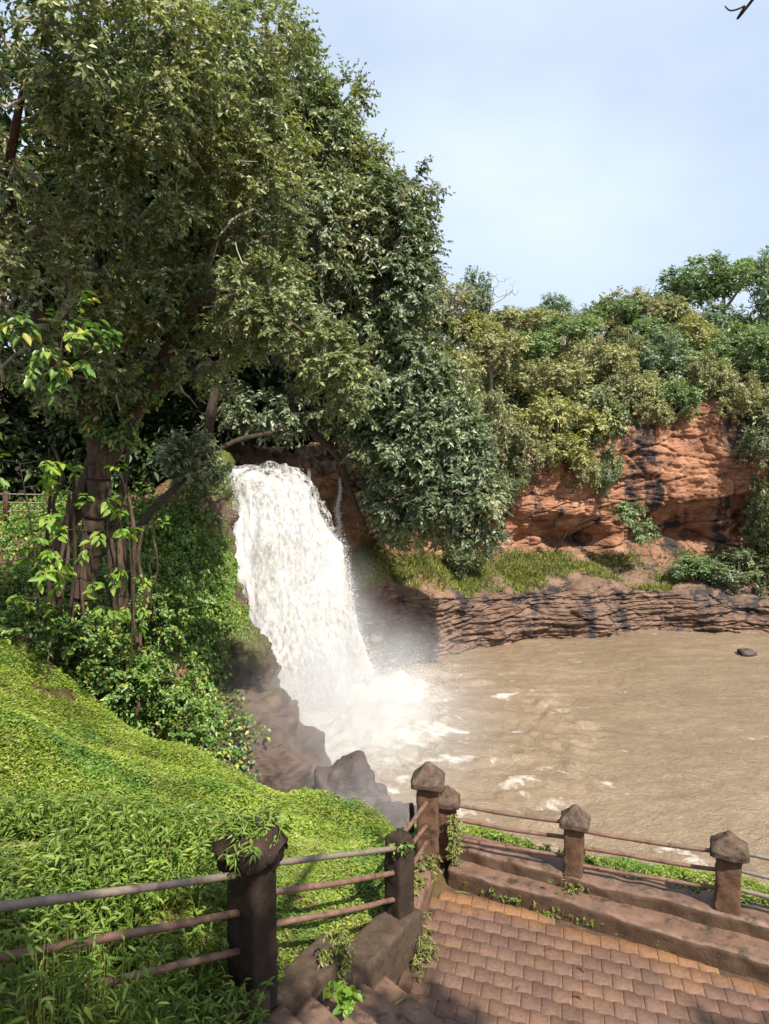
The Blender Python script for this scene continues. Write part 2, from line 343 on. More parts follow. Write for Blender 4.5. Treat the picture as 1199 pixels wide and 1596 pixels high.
def simple(name, a, b_, scale=6, rough=.85, spec=.25, bumps=.4, bd=.02, extra=None):
    b = NB(name); o = b.coord('Object'); f = b.noise(o, scale, 7, .65); c = b.ramp(f, [(.3, a), (.7, b_)])
    if extra: c = b.mix(b.ramp(b.noise(o, extra[0], 6, .6), [(extra[1], 0.0), (extra[1] + .14, 1.0)]), c, extra[2])
    return b.done(b.principled(c, rough, spec, b.bump(b.noise(o, scale * 5, 6, .7), bumps, bd)))
M['soil'] = simple('soil', (.05, .03, .015), (.12, .08, .03), 3, extra=(1.2, .5, (.07, .09, .02)))
M['soil_red'] = simple('soil_red', (.10, .055, .03), (.2, .12, .07), 2, extra=(1.1, .55, (.06, .08, .02)))
M['concrete'] = simple('concrete', (.10, .056, .036), (.215, .125, .082), 5, .6, .45, .6, .015, extra=(8.0, .52, (.05, .036, .023)))
M['concrete_dark'] = simple('concrete_dark', (.05, .034, .022), (.12, .078, .05), 14, .85, .25, .8, .02, extra=(16, .58, (.05, .055, .018)))
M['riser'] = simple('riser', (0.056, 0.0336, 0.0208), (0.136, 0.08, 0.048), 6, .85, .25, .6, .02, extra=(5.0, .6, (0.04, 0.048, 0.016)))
M['post'] = simple('post', (0.084, 0.044, 0.0256), (0.168, 0.096, 0.056), 8, .85, .2, .7, .015, extra=(5.0, .52, (0.0224, 0.0176, 0.0144)))
M['post_black'] = simple('post_black', (0.0217, 0.0149, 0.0112), (0.062, 0.0384, 0.026), 7, .9, .2, .8, .02, extra=(6.0, .62, (0.031, 0.0372, 0.0124)))
M['cap'] = simple('cap', (.05, .035, .026), (.19, .125, .085), 14, .9, .2, .9, .02, extra=(9.0, .55, (.03, .023, .018)))
M['rail'] = simple('rail', (.11, .055, .036), (.24, .14, .095), 9, .5, .45, .6, .006, extra=(16, .55, (.055, .03, .022)))
M['rail_pale'] = simple('rail_pale', (.13, .095, .07), (.26, .21, .165), 9, .5, .45, .5, .006, extra=(9, .55, (.10, .055, .035)))
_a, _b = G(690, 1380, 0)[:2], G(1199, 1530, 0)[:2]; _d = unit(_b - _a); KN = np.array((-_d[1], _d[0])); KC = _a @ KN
def paver_mat():
    b = NB('paver'); o = b.coord('Object'); g = b.n('ObjectInfo'); gc = b.n('NewGeometry').outputs['Position']
    rnd = g.outputs['Random']; c = b.ramp(rnd, [(0, (.115, .064, .043)), (.5, (.14, .078, .052)), (1, (.17, .097, .064))])
    big = b.n('TexNoise'); b.set(big.inputs['Vector'], gc); big.inputs['Scale'].default_value = 1.6; big.inputs['Detail'].default_value = 5
    c = b.mix(b.ramp(big.outputs['Fac'], [(.48, 0.0), (.68, .4)]), c, (.28, .15, .075))
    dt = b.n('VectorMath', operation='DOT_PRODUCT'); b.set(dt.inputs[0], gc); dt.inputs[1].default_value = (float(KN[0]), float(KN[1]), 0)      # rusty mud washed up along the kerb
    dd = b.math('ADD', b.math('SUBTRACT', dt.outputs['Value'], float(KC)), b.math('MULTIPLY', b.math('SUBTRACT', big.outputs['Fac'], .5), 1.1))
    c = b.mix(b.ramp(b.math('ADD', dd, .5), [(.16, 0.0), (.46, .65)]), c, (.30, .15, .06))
    f = b.n('TexNoise'); b.set(f.inputs['Vector'], gc); f.inputs['Scale'].default_value = 26; f.inputs['Detail'].default_value = 6
    c = b.mix(.6, c, b.ramp(f.outputs['Fac'], [(.3, (.6, .58, .56)), (.7, (1.15, 1.12, 1.1))]), 'MULTIPLY')
    gr = b.n('TexNoise'); b.set(gr.inputs['Vector'], gc); gr.inputs['Scale'].default_value = 5; gr.inputs['Detail'].default_value = 7; gr.inputs['Roughness'].default_value = .7; gr.inputs['Distortion'].default_value = .6
    c = b.mix(b.ramp(gr.outputs['Fac'], [(.54, 0.0), (.72, .6)]), c, (.09, .058, .042))
    return b.done(b.principled(c, .6, .4, b.bump(f.outputs['Fac'], .5, .006)))
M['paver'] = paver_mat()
M['joint'] = simple('joint', (.05, .03, .02), (.12, .07, .04), 9)
M['litter'] = simple('litter', (.05, .03, .02), (.2, .11, .06), 12)
M['mud'] = simple('mud', (.32, .15, .04), (.42, .21, .06), 5, .45, .4, .4, .008, extra=(3, .62, (.2, .1, .05)))

def water_mat():
    b = NB('river_water'); o = b.coord('Object'); at = b.n('Attribute', attribute_name='foam').outputs['Fac']
    f1 = b.noise(o, 2.2, 6, .65, .7); f2 = b.noise(b.coord('Object', (1.3, .8, 1)), 5.5, 5, .7, 1.0)
    lo = b.noise(o, .22, 4); c = b.ramp(lo, [(.3, (.215, .156, .097)), (.7, (.275, .204, .132))]); c = b.mix(.5, c, b.ramp(b.noise(b.coord('Object', (.9, .5, 1)), 1.6, 7, .7, 1.6), [(.32, (.78, .77, .75)), (.66, (1.2, 1.2, 1.2))]), 'MULTIPLY')
    k = b.math('ADD', at, b.math('MULTIPLY', b.math('SUBTRACT', b.math('ADD', b.math('MULTIPLY', f1, .55), b.math('MULTIPLY', f2, .45)), .5), 1.5))
    k = b.ramp(k, [(.40, 0.0), (.92, 1.0)])
    c = b.mix(k, c, (.56, .525, .46)); rough = b.math('ADD', .16, b.math('MULTIPLY', k, .5))
    h = b.math('ADD', b.math('MULTIPLY', b.noise(b.coord('Object', (1, 1.3, 1)), 3.4, 7, .66, 1.2), 1.0), b.math('MULTIPLY', b.noise(o, 11, 4, .6), .25))
    return b.done(b.principled(c, rough, .5, b.bump(h, .75, .13)))
M['water'] = water_mat()
def fall_mat(name, alpha=False):
    b = NB(name); v = b.coord('Object', (1.1, 1.1, .45)); f = b.noise(v, 1.2, 7, .62, .4); g = b.noise(b.coord('Object', (2.5, 2.5, 1.4)), 2.6, 6, .7)
    c = b.ramp(f, [(.28, (.64, .57, .47)), (.43, (.79, .765, .72)), (.58, (.84, .84, .835))])
    c = b.mix(b.ramp(g, [(.6, 0.0), (.78, .45)]), c, (.58, .47, .33))
    fine = b.noise(b.coord('Object', (3, 3, 1.2)), 6, 6, .7)
    p = b.principled(c, .6, .3, b.bump(fine, .3, .05), Subsurface_Weight=0.0)
    t = b.n('BsdfTranslucent'); b.set(t.inputs[0], c); x = b.n('MixShader'); x.inputs[0].default_value = .42; b.set(x.inputs[1], p); b.set(x.inputs[2], t.outputs[0])
    if not alpha: return b.done(x.outputs[0])
    tr = b.n('BsdfTransparent'); y = b.n('MixShader'); b.set(y.inputs[0], b.ramp(g, [(.44, 0.0), (.66, .8)])); b.set(y.inputs[1], tr.outputs[0]); b.set(y.inputs[2], x.outputs[0])
    return b.done(y.outputs[0])
M['fall'] = fall_mat('falling_water'); M['fall_veil'] = fall_mat('falling_veil', True)
b = NB('droplets'); M['drop'] = b.done(b.principled((.86, .86, .83), .5, .4))

# ------------------------------------------------------------------ the ground: grassy slope, bank below the terrace
P1, P2, P3 = np.array((-.93, 4.75)), np.array((.14, 6.36)), np.array((.48, 7.51))
P4, P5, P6 = np.array((.70, 7.60)), np.array((1.98, 7.10)), np.array((3.29, 6.50))
P7 = P6 + (P6 - P5); P0 = P1 + (P1 - P2) * 1.25
ctrl = [tuple(W(*q)) for q in ((380, 1440, 5.3), (0, 1300, 6), (0, 1130, 9), (0, 1000, 14.5), (200, 1136, 14), (330, 1192, 13.5), (480, 1252, 13.5), (620, 1308, 13), (560, 1345, 8.5), (300, 1305, 8.5), (150, 1172, 11), (440, 1285, 10.5))]
ctrl += [(-1.8, 4.2, 1.25), (-1.05, 3.35, .5), (-.72, 4.15, .35), (-1.9, 2.3, .6), (-.35, 4.9, .1), (-2.6, 3.4, 1.9), (-5, 4, 2.4), (-9, 6, 2.5), (-9, 10, 1.9), (-11, 15, 1.2), (-4, 1, 2.8),
         (1, 6, -.45), (3, 5, -.5), (2, 3, -.4), (5, 4, -.5), (2, 6.2, -.4), (3.1, 5.7, -.4), (4.2, 5.3, -.4), (1.2, 6.9, -.3), (0, 4.9, -.1), (-.6, 3, .5), (.3, 1, .8), (3, 0, .3), (.5, 6.8, -.2), (.0, 6.9, .2), (.35, 7.9, .18),
         (1.05, 8.0, .17), (2.35, 7.5, .17), (3.7, 6.9, .17), (5.5, 6, .1), (1.2, 9.6, -.9), (3, 9, -1.3), (4.8, 8.3, -1.5), (1.5, 12, -4.4), (4, 11.5, -5.2), (7, 9.5, -5.2), (11, 8, -5.4), (9, 5.5, -.6),
         (-4, 17, -3.4), (-2, 16.5, -4.2), (0, 16, -5.0), (2, 15, -5.8), (-6, 17, -2.2), (-8, 17.5, -.2), (6, 14, -6.5), (12, 12, -7)]
C = np.array(ctrl)
def tps_fit(C, lam=0.02):
    n = len(C); d = np.linalg.norm(C[:, None, :2] - C[None, :, :2], axis=2); K = np.where(d > 0, d * d * np.log(d + 1e-9), 0) + lam * np.eye(n)
    Pm = np.c_[np.ones(n), C[:, :2]]; A = np.block([[K, Pm], [Pm.T, np.zeros((3, 3))]]); return np.linalg.solve(A, np.r_[C[:, 2], 0, 0, 0])
tw_ = tps_fit(C)
def ground_z(x, y):
    x, y = np.asarray(x, float), np.asarray(y, float); r = np.full(x.shape, 0.0)
    for k in range(len(C)):
        d2 = (x - C[k, 0]) ** 2 + (y - C[k, 1]) ** 2; r = r + tw_[k] * 0.5 * d2 * np.log(d2 + 1e-12)
    r = r + tw_[-3] + tw_[-2] * x + tw_[-1] * y
    q = np.stack((x * .8, y * .8, x * 0), -1)
    return r + 0.13 * fbm(q * .7, 4, 11)
gx, gy = np.meshgrid(np.linspace(-13, 13, 210), np.linspace(-3, 18.5, 180), indexing='ij')
gz = ground_z(gx, gy)
ground = mesh_np('ground', np.stack((gx, gy, gz), -1), [grid_faces(210, 180)[:, ::-1]], M['soil'], smooth=True)
under = mesh_np('terrain', [(-300, -200, -9), (300, -200, -9), (300, 400, -9), (-300, 400, -9)], [np.array([[0, 1, 2, 3]])], M['soil_red']); tag(under, 'red earth floor of the valley', None, kind='structure')
tag(ground, 'earth slope under the grass beside the stairs', None, kind='structure')

# ------------------------------------------------------------------ left bank and mossy cliff beside the fall
cols = [(-160,), (60,), (180,), (270,), (335,), (361,), (352,)]
left_ctrl = [
    [(-300, 560, 80), (0, 560, 80), (150, 560, 80), (270, 560, 80), (330, 560, 80), (360, 560, 80), (365, 560, 80)],
    [(-260, 700, 48), (30, 690, 48), (160, 690, 48), (270, 690, 46), (325, 690, 45), (350, 690, 45), (352, 690, 45)],
    [(-220, 790, 29), (50, 782, 29), (180, 772, 29), (270, 750, 29), (325, 722, 29), (345, 712, 30), (349, 712, 31)],
    [(-200, 815, 24), (60, 808, 24), (180, 800, 23.5), (270, 778, 23.5), (325, 742, 24.3), (349, 722, 25.3), (347, 722, 29)],
    [(-190, 900, 21), (60, 885, 21), (180, 872, 21), (270, 850, 22), (335, 845, 23), (360, 850, 24), (352, 850, 29)],
    [(-180, 985, 18.5), (60, 970, 19), (180, 960, 19.5), (270, 950, 20.5), (340, 950, 22), (378, 950, 23), (360, 955, 29)],
    [(-150, 1060, 17), (80, 1060, 17.5), (190, 1050, 18), (280, 1040, 19), (345, 1035, 20.5), (412, 1012, 22.3), (380, 1020, 29)],
    [(-120, 1120, 15.5), (110, 1120, 16), (200, 1110, 16.8), (290, 1110, 17.8), (360, 1105, 19.3), (452, 1090, 21), (420, 1090, 29)],
    [(-100, 1190, 15), (130, 1190, 15.5), (220, 1190, 16), (300, 1180, 17), (380, 1170, 18), (482, 1160, 19.8), (455, 1150, 29)],
    [(-80, 1260, 14.6), (150, 1260, 15), (240, 1260, 15.5), (320, 1250, 16), (400, 1240, 17), (494, 1225, 18.7), (478, 1200, 28)],
    [(-60, 1340, 14.3), (160, 1340, 14.6), (250, 1340, 15), (330, 1340, 15.5), (410, 1330, 16), (500, 1310, 18.3), (490, 1250, 28)]]
LS = patch([[W(*q) for q in r_] for r_ in left_ctrl], 270, 180); LN = grid_normals(LS)
if np.mean(LN[165, 50:120, 1]) > 0: LN = -LN
amp = np.clip((LS[..., 1] < 40) * 1.0, 0, 1)
uu = np.linspace(0, 1, 180)[None, :] * np.ones((270, 1))
rocky = np.clip((uu - .42) / .22, 0, 1)
LD = strata(LS, LN, .22, 2.2, 3) - LS + rocky_face(LS, LN, .03, (.38, .38, .55), 6)
LS2 = LS + LD * (rocky * amp)[..., None] + LN * (amp * (.35 * fbm(LS * .55, 4, 21) + .2 * rocky * fbm(LS * 1.5, 5, 23, .55)))[..., None]
left_cliff = mesh_np('rock_bank', LS2, [grid_faces(270, 180)], mats=[M['soil_red'], M['cliff_left']],
                     matidx=(rocky[:-1, :-1] + .35 * fbm(LS * .8, 3, 5)[:-1, :-1] > .35).ravel().astype(int), smooth=False)
tag(left_cliff, 'dark mossy rock bank left of the waterfall', None, kind='structure')

# ------------------------------------------------------------------ far wall of the gorge
fx = [515, 548, 580, 640, 690, 780, 880, 1000, 1100, 1199, 1350, 1600]
wy = [1072, 1065, 1058, 1042, 1030, 1008, 995, 985, 982, 986, 990, 1000]
w1 = [915, 912, 912, 922, 930, 925, 915, 918, 928, 945, 955, 955]
w2 = [850, 862, 868, 880, 885, 880, 882, 888, 885, 872, 870, 870]
w3 = [790, 800, 800, 800, 800, 795, 795, 780, 770, 770, 770, 770]
w4 = [742, 745, 735, 725, 720, 715, 712, 665, 632, 660, 640, 640]
w5 = [690, 690, 680, 660, 650, 640, 630, 600, 565, 575, 580, 580]
w6 = [640, 640, 620, 600, 590, 570, 560, 545, 520, 520, 520, 520]
base = [G(x, y, WATER) for x, y in zip(fx, wy)]
Y0 = [b_[1] for b_ in base]
Y0[0] = 29.6; Y0[1] = 29.2
rows = []
rows.append([W(x, 520 if x > 700 else 560, y0 + 70) for x, y0 in zip(fx, Y0)])
rows.append([W(x, y, y0 + 22) for x, y, y0 in zip(fx, w6, Y0)])
rows.append([W(x, y, y0 + 10) for x, y, y0 in zip(fx, w5, Y0)])
rows.append([W(x, y, y0 + (.4 if x < 560 else 4.8)) for x, y, y0 in zip(fx, w4, Y0)])
rows.append([W(x, y, y0 + (1.6 if x < 560 else 4.5)) for x, y, y0 in zip(fx, w3, Y0)])
rows.append([W(x, y, y0 + (1.4 if x < 600 else 4.2)) for x, y, y0 in zip(fx, w2, Y0)])
rows.append([W(x, y, y0 + .9) for x, y, y0 in zip(fx, w1, Y0)])
rows.append([W(x, (y * .45 + y2 * .55), y0 + .35) for x, y, y2, y0 in zip(fx, wy, w1, Y0)])
rows.append([np.array((b_[0], y0, WATER)) for b_, y0 in zip(base, Y0)])
rows.append([np.array((b_[0], y0 - .6, WATER - 3)) for b_, y0 in zip(base, Y0)])
def rows_patch(rows, counts, nv):
    t = np.concatenate([np.linspace(i, i + 1, c, endpoint=False) for i, c in enumerate(counts)] + [[len(rows) - 1]])
    P = np.asarray(rows, float); k = len(P); i = np.minimum(t.astype(int), k - 2); f = (t - i)[:, None, None]
    # rock faces keep their corners: ease between rows instead of one smooth curve
    A = P[i] * (1 - f) + P[i + 1] * f; Bc = catmull_at(P, t); A = .5 * A + .5 * Bc
    return catmull(A.transpose(1, 0, 2), nv).transpose(1, 0, 2), t
def catmull_at(P, t):
    k = len(P); i = np.minimum(t.astype(int), k - 2); f = (t - i)[:, None, None]
    p0, p1, p2, p3 = P[np.maximum(i - 1, 0)], P[i], P[i + 1], P[np.minimum(i + 2, k - 1)]
    return 0.5 * (2 * p1 + (p2 - p0) * f + (2 * p0 - 5 * p1 + 4 * p2 - p3) * f ** 2 + (3 * p1 - p0 - 3 * p2 + p3) * f ** 3)
counts = [4, 8, 16, 74, 74, 14, 46, 46, 6]
FS, ft = rows_patch(rows, counts, 500); nu, nv = FS.shape[:2]
FN = grid_normals(FS)
if np.mean(FN[60:120, :, 1]) > 0: FN = -FN
FNh = unit(FN * np.array((1, 1, .35)))
tt = ft[:, None] * np.ones((1, nv))
kc = np.clip((tt - 2.6) / .5, 0, 1) * np.clip((5.2 - tt) / .4, 0, 1); kl = np.clip((tt - 5.7) / .4, 0, 1)
FD = (strata(FS, FNh, .08, 2.4, 41, .25) - FS) * kc[..., None] + (strata(FS, FNh, .22, 5.2, 51, .16, .35) - FS) * kl[..., None]
FD = FD + rocky_face(FS, FNh, .24, (.36, .36, .8), 44) * kc[..., None] + rocky_face(FS, FNh, .20, (.5, .5, 1.9), 54) * kl[..., None]
FD = FD + FNh * (np.clip((tt - 1.2), 0, 1) * (.65 * fbm(FS * .28, 3, 61)) + (kc + .5 * kl) * (.14 * fbm(FS * 1.1, 4, 63)))[..., None]
over = np.clip(1 - np.abs(tt - 4.55) / .55, 0, 1) * np.clip((FS[..., 0] - 4) / 3, 0, 1)      # undercut above the bench
FD = FD - FNh * (over * (1.5 + 1.0 * fbm(FS * .5, 3, 71)))[..., None]
FS2 = FS + FD
mi = np.where(tt[:-1, :-1] < 2.85 + .25 * fbm(FS * .6, 2, 81)[:-1, :-1], 1, 0).ravel()
far_cliff = mesh_np('cliff', FS2, [grid_faces(nu, nv)], mats=[M['cliff'], M['soil_red']], matidx=mi)
tag(far_cliff, 'orange red cliff with layered rock ledge across the pool', None, kind='structure')

# ------------------------------------------------------------------ stream bed and lip of the fall
lip = [
    [(300, 540, 75), (380, 540, 75), (440, 540, 75), (490, 540, 75), (545, 540, 75), (620, 540, 75)],
    [(320, 672, 44), (380, 672, 44), (440, 672, 44), (490, 668, 44), (545, 664, 44), (620, 660, 44)],
    [(330, 706, 33), (380, 700, 33), (440, 698, 33), (490, 694, 33), (545, 690, 33), (620, 690, 33)],
    [(330, 716, 30), (380, 712, 30.2), (440, 712, 30.4), (490, 712, 30.6), (545, 716, 30.6), (620, 730, 30)],
    [(335, 726, 26.2), (380, 729, 26.7), (430, 731, 27.2), (485, 730, 28), (540, 742, 28.3), (600, 765, 28.4)],
    [(335, 760, 26.2), (380, 765, 26.8), (430, 765, 27.4), (485, 768, 28.2), (540, 775, 28.4), (600, 790, 28.8)],
    [(335, 800, 27), (380, 815, 28), (430, 810, 29), (485, 805, 29.6), (540, 812, 29.6), (600, 815, 29.8)],
    [(335, 900, 27.2), (380, 900, 28.2), (430, 900, 29.2), (490, 880, 29.8), (545, 880, 29.8), (600, 870, 30.2)],
    [(340, 1130, 27.2), (380, 1130, 28.2), (430, 1130, 29.2), (490, 1120, 29.8), (545, 1110, 30), (600, 1100, 31)]]
SS = patch([[W(*q) for q in r_] for r_ in lip], 200, 170); SN = grid_normals(SS)
if np.mean(SN[120:170, :, 1]) > 0: SN = -SN
near = np.clip((34 - SS[..., 1]) / 3, 0, 1)
S2 = strata(SS, unit(SN * np.array((1, 1, .4))), .5, 1.9, 91, .4, .5) ; S2 = SS + ((S2 - SS) * .7 + rocky_face(SS, SN, .28, (.6, .6, 1.2), 98)) * near[..., None] + SN * (near * (.22 * fbm(SS * .9, 4, 95)))[..., None]
lipo = mesh_np('stream_bed', S2, [grid_faces(200, 170)], M['lip_rock'])
tag(lipo, 'brown layered rock at the lip of the waterfall', None, kind='structure')

# ------------------------------------------------------------------ pool water
def pool():
    xs = np.concatenate((np.linspace(-9, 12, 210), np.linspace(12, 60, 120)[1:])); ys = np.linspace(11.5, 42, 260)
    x, y = np.meshgrid(xs, ys, indexing='ij'); c = np.array((-1.5, 24.2))
    d = np.hypot((x - c[0]) / 1.15, (y - c[1]) / np.where(y < c[1], 1.75, 1.0)); n1 = fbm(np.stack((x * .35, y * .35, x * 0), -1), 4, 5)
    boil = np.exp(-(d / 2.9) ** 2); arc = np.exp(-((d - 5.6 - n1 * 1.3) / 1.1) ** 2)
    q = np.stack((x * .7 + n1, y * 1.0, x * 0), -1)
    z = .05 * fbm(q * .6, 3, 7) + .03 * fbm(q * np.array((2.3, 3.4, 1)) + n1[..., None] * 2, 4, 9) + boil * (.34 + .45 * fbm(np.stack((x, y, x * 0), -1) * .9, 4, 15)) + .12 * arc * fbm(q * 2, 3, 19)
    mouth = np.exp(-((x - .4) / 1.8) ** 2 - ((y - 26.8) / 1.2) ** 2); z = z + mouth * (.22 + .4 * fbm(np.stack((x, y, x * 0), -1) * 1.6, 4, 25))
    fo = .68 * np.clip(boil * 1.3, 0, 1) + .30 * np.exp(-(d / 6.0) ** 2) + .12 * arc + .45 * mouth
    fleck = np.clip(fbm(np.stack((x * 1.1 + n1, y * 1.9 + n1, x * 0 + 4), -1), 5, 33, .6) - .72, 0, 1) * .9
    fo = np.clip(fo + fleck, 0, 1.2)
    o = mesh_np('pool_water', np.stack((x, y, WATER + z), -1), [grid_faces(len(xs), len(ys))[:, ::-1]], M['water'], smooth=True)
    a = o.data.attributes.new('foam', 'FLOAT', 'POINT'); a.data.foreach_set('value', fo.astype(np.float32).ravel())
    return tag(o, 'muddy brown pool with white foam below the fall', None, kind='structure')
pool()

# ------------------------------------------------------------------ waterfall
fall = empty('waterfall', 'tall white waterfall tinged with brown plunging into the pool', None, kind='structure')
fl = [(351, 722, 25.4), (356, 745, 25.0), (359, 800, 24.7), (359, 860, 24.5), (362, 920, 24.4), (372, 970, 24.3), (388, 1020, 24.1), (400, 1070, 24.0), (405, 1135, 24.0)]
fr = [(452, 737, 27.2), (486, 756, 27.0), (512, 806, 26.8), (532, 860, 26.7), (546, 910, 26.7), (557, 955, 26.7), (566, 1000, 26.7), (574, 1050, 26.8), (580, 1090, 26.8)]
def sheet(nu, nv, bulge, amp, seed, shrink=0.0):
    A, B = catmull([W(*q) for q in fl], nu), catmull([W(*q) for q in fr], nu); u = np.linspace(shrink, 1 - shrink, nv)[None, :, None]
    S = A[:, None] * (1 - u) + B[:, None] * u
    v = np.linspace(0, 1, nu)[:, None]; b_ = bulge * np.sin(np.pi * u[..., 0]) ** .8 * np.minimum(v / .12, 1) * np.ones_like(v)
    S = S.copy(); S[..., 1] -= b_; S[..., 0] += .25 * b_
    top = np.clip(1 - v / .06, 0, 1); S[..., 2] -= top * .12 * np.sin(u[..., 0] * 9) ** 2
    N = grid_normals(S)
    if N[nu // 2, nv // 2, 1] > 0: N = -N
    q = S * np.array((1, 1, .27)); am = amp * np.minimum(v / .10 + .15, 1)
    S = S + N * (am * (.55 * fbm(q * .8, 3, seed) + .11 * fbm(q * 2.9, 3, seed + 3) + .028 * fbm(S * np.array((8, 8, 2.6)), 3, seed + 7)))[..., None]
    eg = (fbm(np.stack((S[:, 0, 2] * 1.4, S[:, 0, 2] * 0, S[:, 0, 2] * 0), -1), 4, seed + 9), fbm(np.stack((S[:, -1, 2] * 1.4, S[:, -1, 2] * 0 + 9, S[:, -1, 2] * 0), -1), 4, seed + 13))
    S[:, :, 0] += (.10 * eg[0])[:, None] * (1 - u[..., 0]) ** 6 + (.14 * eg[1])[:, None] * u[..., 0] ** 6
    return S
S = sheet(420, 260, .9, .8, 101)
mesh_np('falling_sheet', sheet(300, 190, .9, .8, 101), [grid_faces(300, 190)], M['fall'], fall, smooth=True)
for k in range(2):
    mesh_np('veil', sheet(200, 120, 1.25 + .3 * k, .8, 131 + 20 * k, .02), [grid_faces(200, 120)], M['fall_veil'], fall, smooth=True)
def drops(C_, size):                   # tiny water clots
    n = len(C_); s = size[:, None, None]; T = np.array(((1, 0, -.7), (-1, 0, -.7), (0, 1, .7), (0, -1, .7)), float)[None] + rng.normal(0, .3, (n, 4, 3))
    V = C_[:, None] + T * s * np.array((.6, .6, 1.0)); i = np.arange(n)[:, None] * 4
    return V.reshape(-1, 3), [np.concatenate([i + np.array([t]) for t in ((0, 1, 2), (0, 3, 1), (0, 2, 3), (1, 3, 2))])]
r = np.random.default_rng(21)
n = 14000; iu = (r.random(n) ** .8 * 419).astype(int); e = r.random(n)
iv = np.where(e < .3, r.random(n) ** 3 * 30, np.where(e < .88, 259 - r.random(n) ** 3 * 50, r.random(n) * 259)).astype(int)
Pd = S[iu, iv] + np.stack((r.normal(0, .10, n) + np.where(iv > 200, np.abs(r.normal(0, .10, n)), 0), -np.abs(r.normal(0, .35, n)) - .05, r.normal(0, .12, n)), -1)
V, Fc = drops(Pd, r.uniform(.006, .024, n)); mesh_np('spray', V, Fc, M['drop'], fall)['kind'] = 'stuff'
# splash thrown up where the fall meets the pool
n = 8000; a = r.random(n); foot = S[-40, (a * 259).astype(int)]; hgt = r.exponential(.55, n)
Pd = np.stack((foot[:, 0] + r.normal(.3, .7, n), foot[:, 1] - 1.0 + r.normal(-.4, .9, n), WATER + .2 + hgt), -1)
n2 = 4000; Pd = np.concatenate((Pd, np.stack((.3 + r.normal(0, 1.0, n2), 26.6 + r.normal(0, .8, n2), WATER + .4 + r.exponential(.4, n2)), -1)))
V, Fc = drops(Pd, r.uniform(.006, .022, len(Pd))); mesh_np('splash', V, Fc, M['drop'], fall)['kind'] = 'stuff'
# thin curtain over the right of the lip and a lone trickle
parts = []
for k in range(46):
    x = r.uniform(404, 486); y0 = 727 + 4 * (x - 404) / 80; l = r.uniform(12, 24); Yd = 27.0 + (x - 404) / 80 * .85
    p0 = W(x, y0, Yd - .05); p1 = W(x + r.normal(0, 1), y0 + l * .5, Yd - .25); p2 = W(x + r.normal(0, 1.5), y0 + l, Yd - .3)
    parts.append(tube([p0, p1, p2], [.03, r.uniform(.012, .05), .015], 5, 6, .5, k))
V, Fc = merge(parts); mesh_np('cascade', V, Fc, M['drop'], fall, True)
n = 1300; t = r.random(n); X = np.array([W(529 + 2 * math.sin(q * 9) - 2 * q, 746 + 86 * q ** .9, 27.9) for q in t]); Pd = X + r.normal(0, .05, (n, 3)) * (0.5 + t[:, None])
V, Fc = drops(Pd, r.uniform(.01, .03, n)); mesh_np('trickle', V, Fc, M['drop'], fall)['kind'] = 'stuff'
X = np.array([W(293 + 1.5 * math.sin(q * 7), 752 + 22 * q, 24.2) for q in r.random(160)]); V, Fc = drops(X + r.normal(0, .04, (160, 3)), r.uniform(.01, .03, 160)); mesh_np('trickle', V, Fc, M['drop'], fall)['kind'] = 'stuff'

# ------------------------------------------------------------------ mist at the foot of the fall
def mist(name, c, rad, dens, seed, label):
    u, v = np.meshgrid(np.linspace(0, np.pi, 18), np.linspace(0, 2 * np.pi, 28), indexing='ij')
    Vv = np.stack((np.sin(u) * np.cos(v), np.sin(u) * np.sin(v), np.cos(u)), -1)
    o = mesh_np(name, Vv, [grid_faces(18, 28)], None); o.location = c; o.scale = rad
    b = NB(name); oc = b.coord('Object'); ln = b.n('VectorMath', operation='LENGTH'); b.set(ln.inputs[0], oc)
    fall_ = b.math('POWER', b.math('MAXIMUM', b.math('SUBTRACT', 1.0, ln.outputs['Value']), 0.0), 1.4)
    nn = b.ramp(b.noise(b.coord('Object', (1, 1, 1), (seed, 0, 0)), 2.6, 3, .55), [(.34, .15), (.68, 1.0)])
    pv = b.n('VolumePrincipled'); pv.inputs['Color'].default_value = (.97, .97, .97, 1); pv.inputs['Anisotropy'].default_value = .0
    b.set(pv.inputs['Density'], b.math('MULTIPLY', b.math('MULTIPLY', fall_, nn), dens))
    o.data.materials.append(b.done(pv.outputs[0], 1)); return tag(o, label, None, kind='stuff')
mist('mist', (-1.0, 21.8, -3.2), (5.4, 6.6, 3.4), .46, 1.0, 'white spray mist drifting over the foot of the waterfall')
mist('mist', tuple(W(490, 1000, 25.0)), (3.2, 2.4, 4.4), .75, 4.0, 'fine spray hanging in front of the lower half of the fall')

mist('mist', tuple(W(590, 1250, 14.6)), (2.4, 1.4, 1.4), .30, 7.0, 'thin mist drifting in front of the wet boulders')

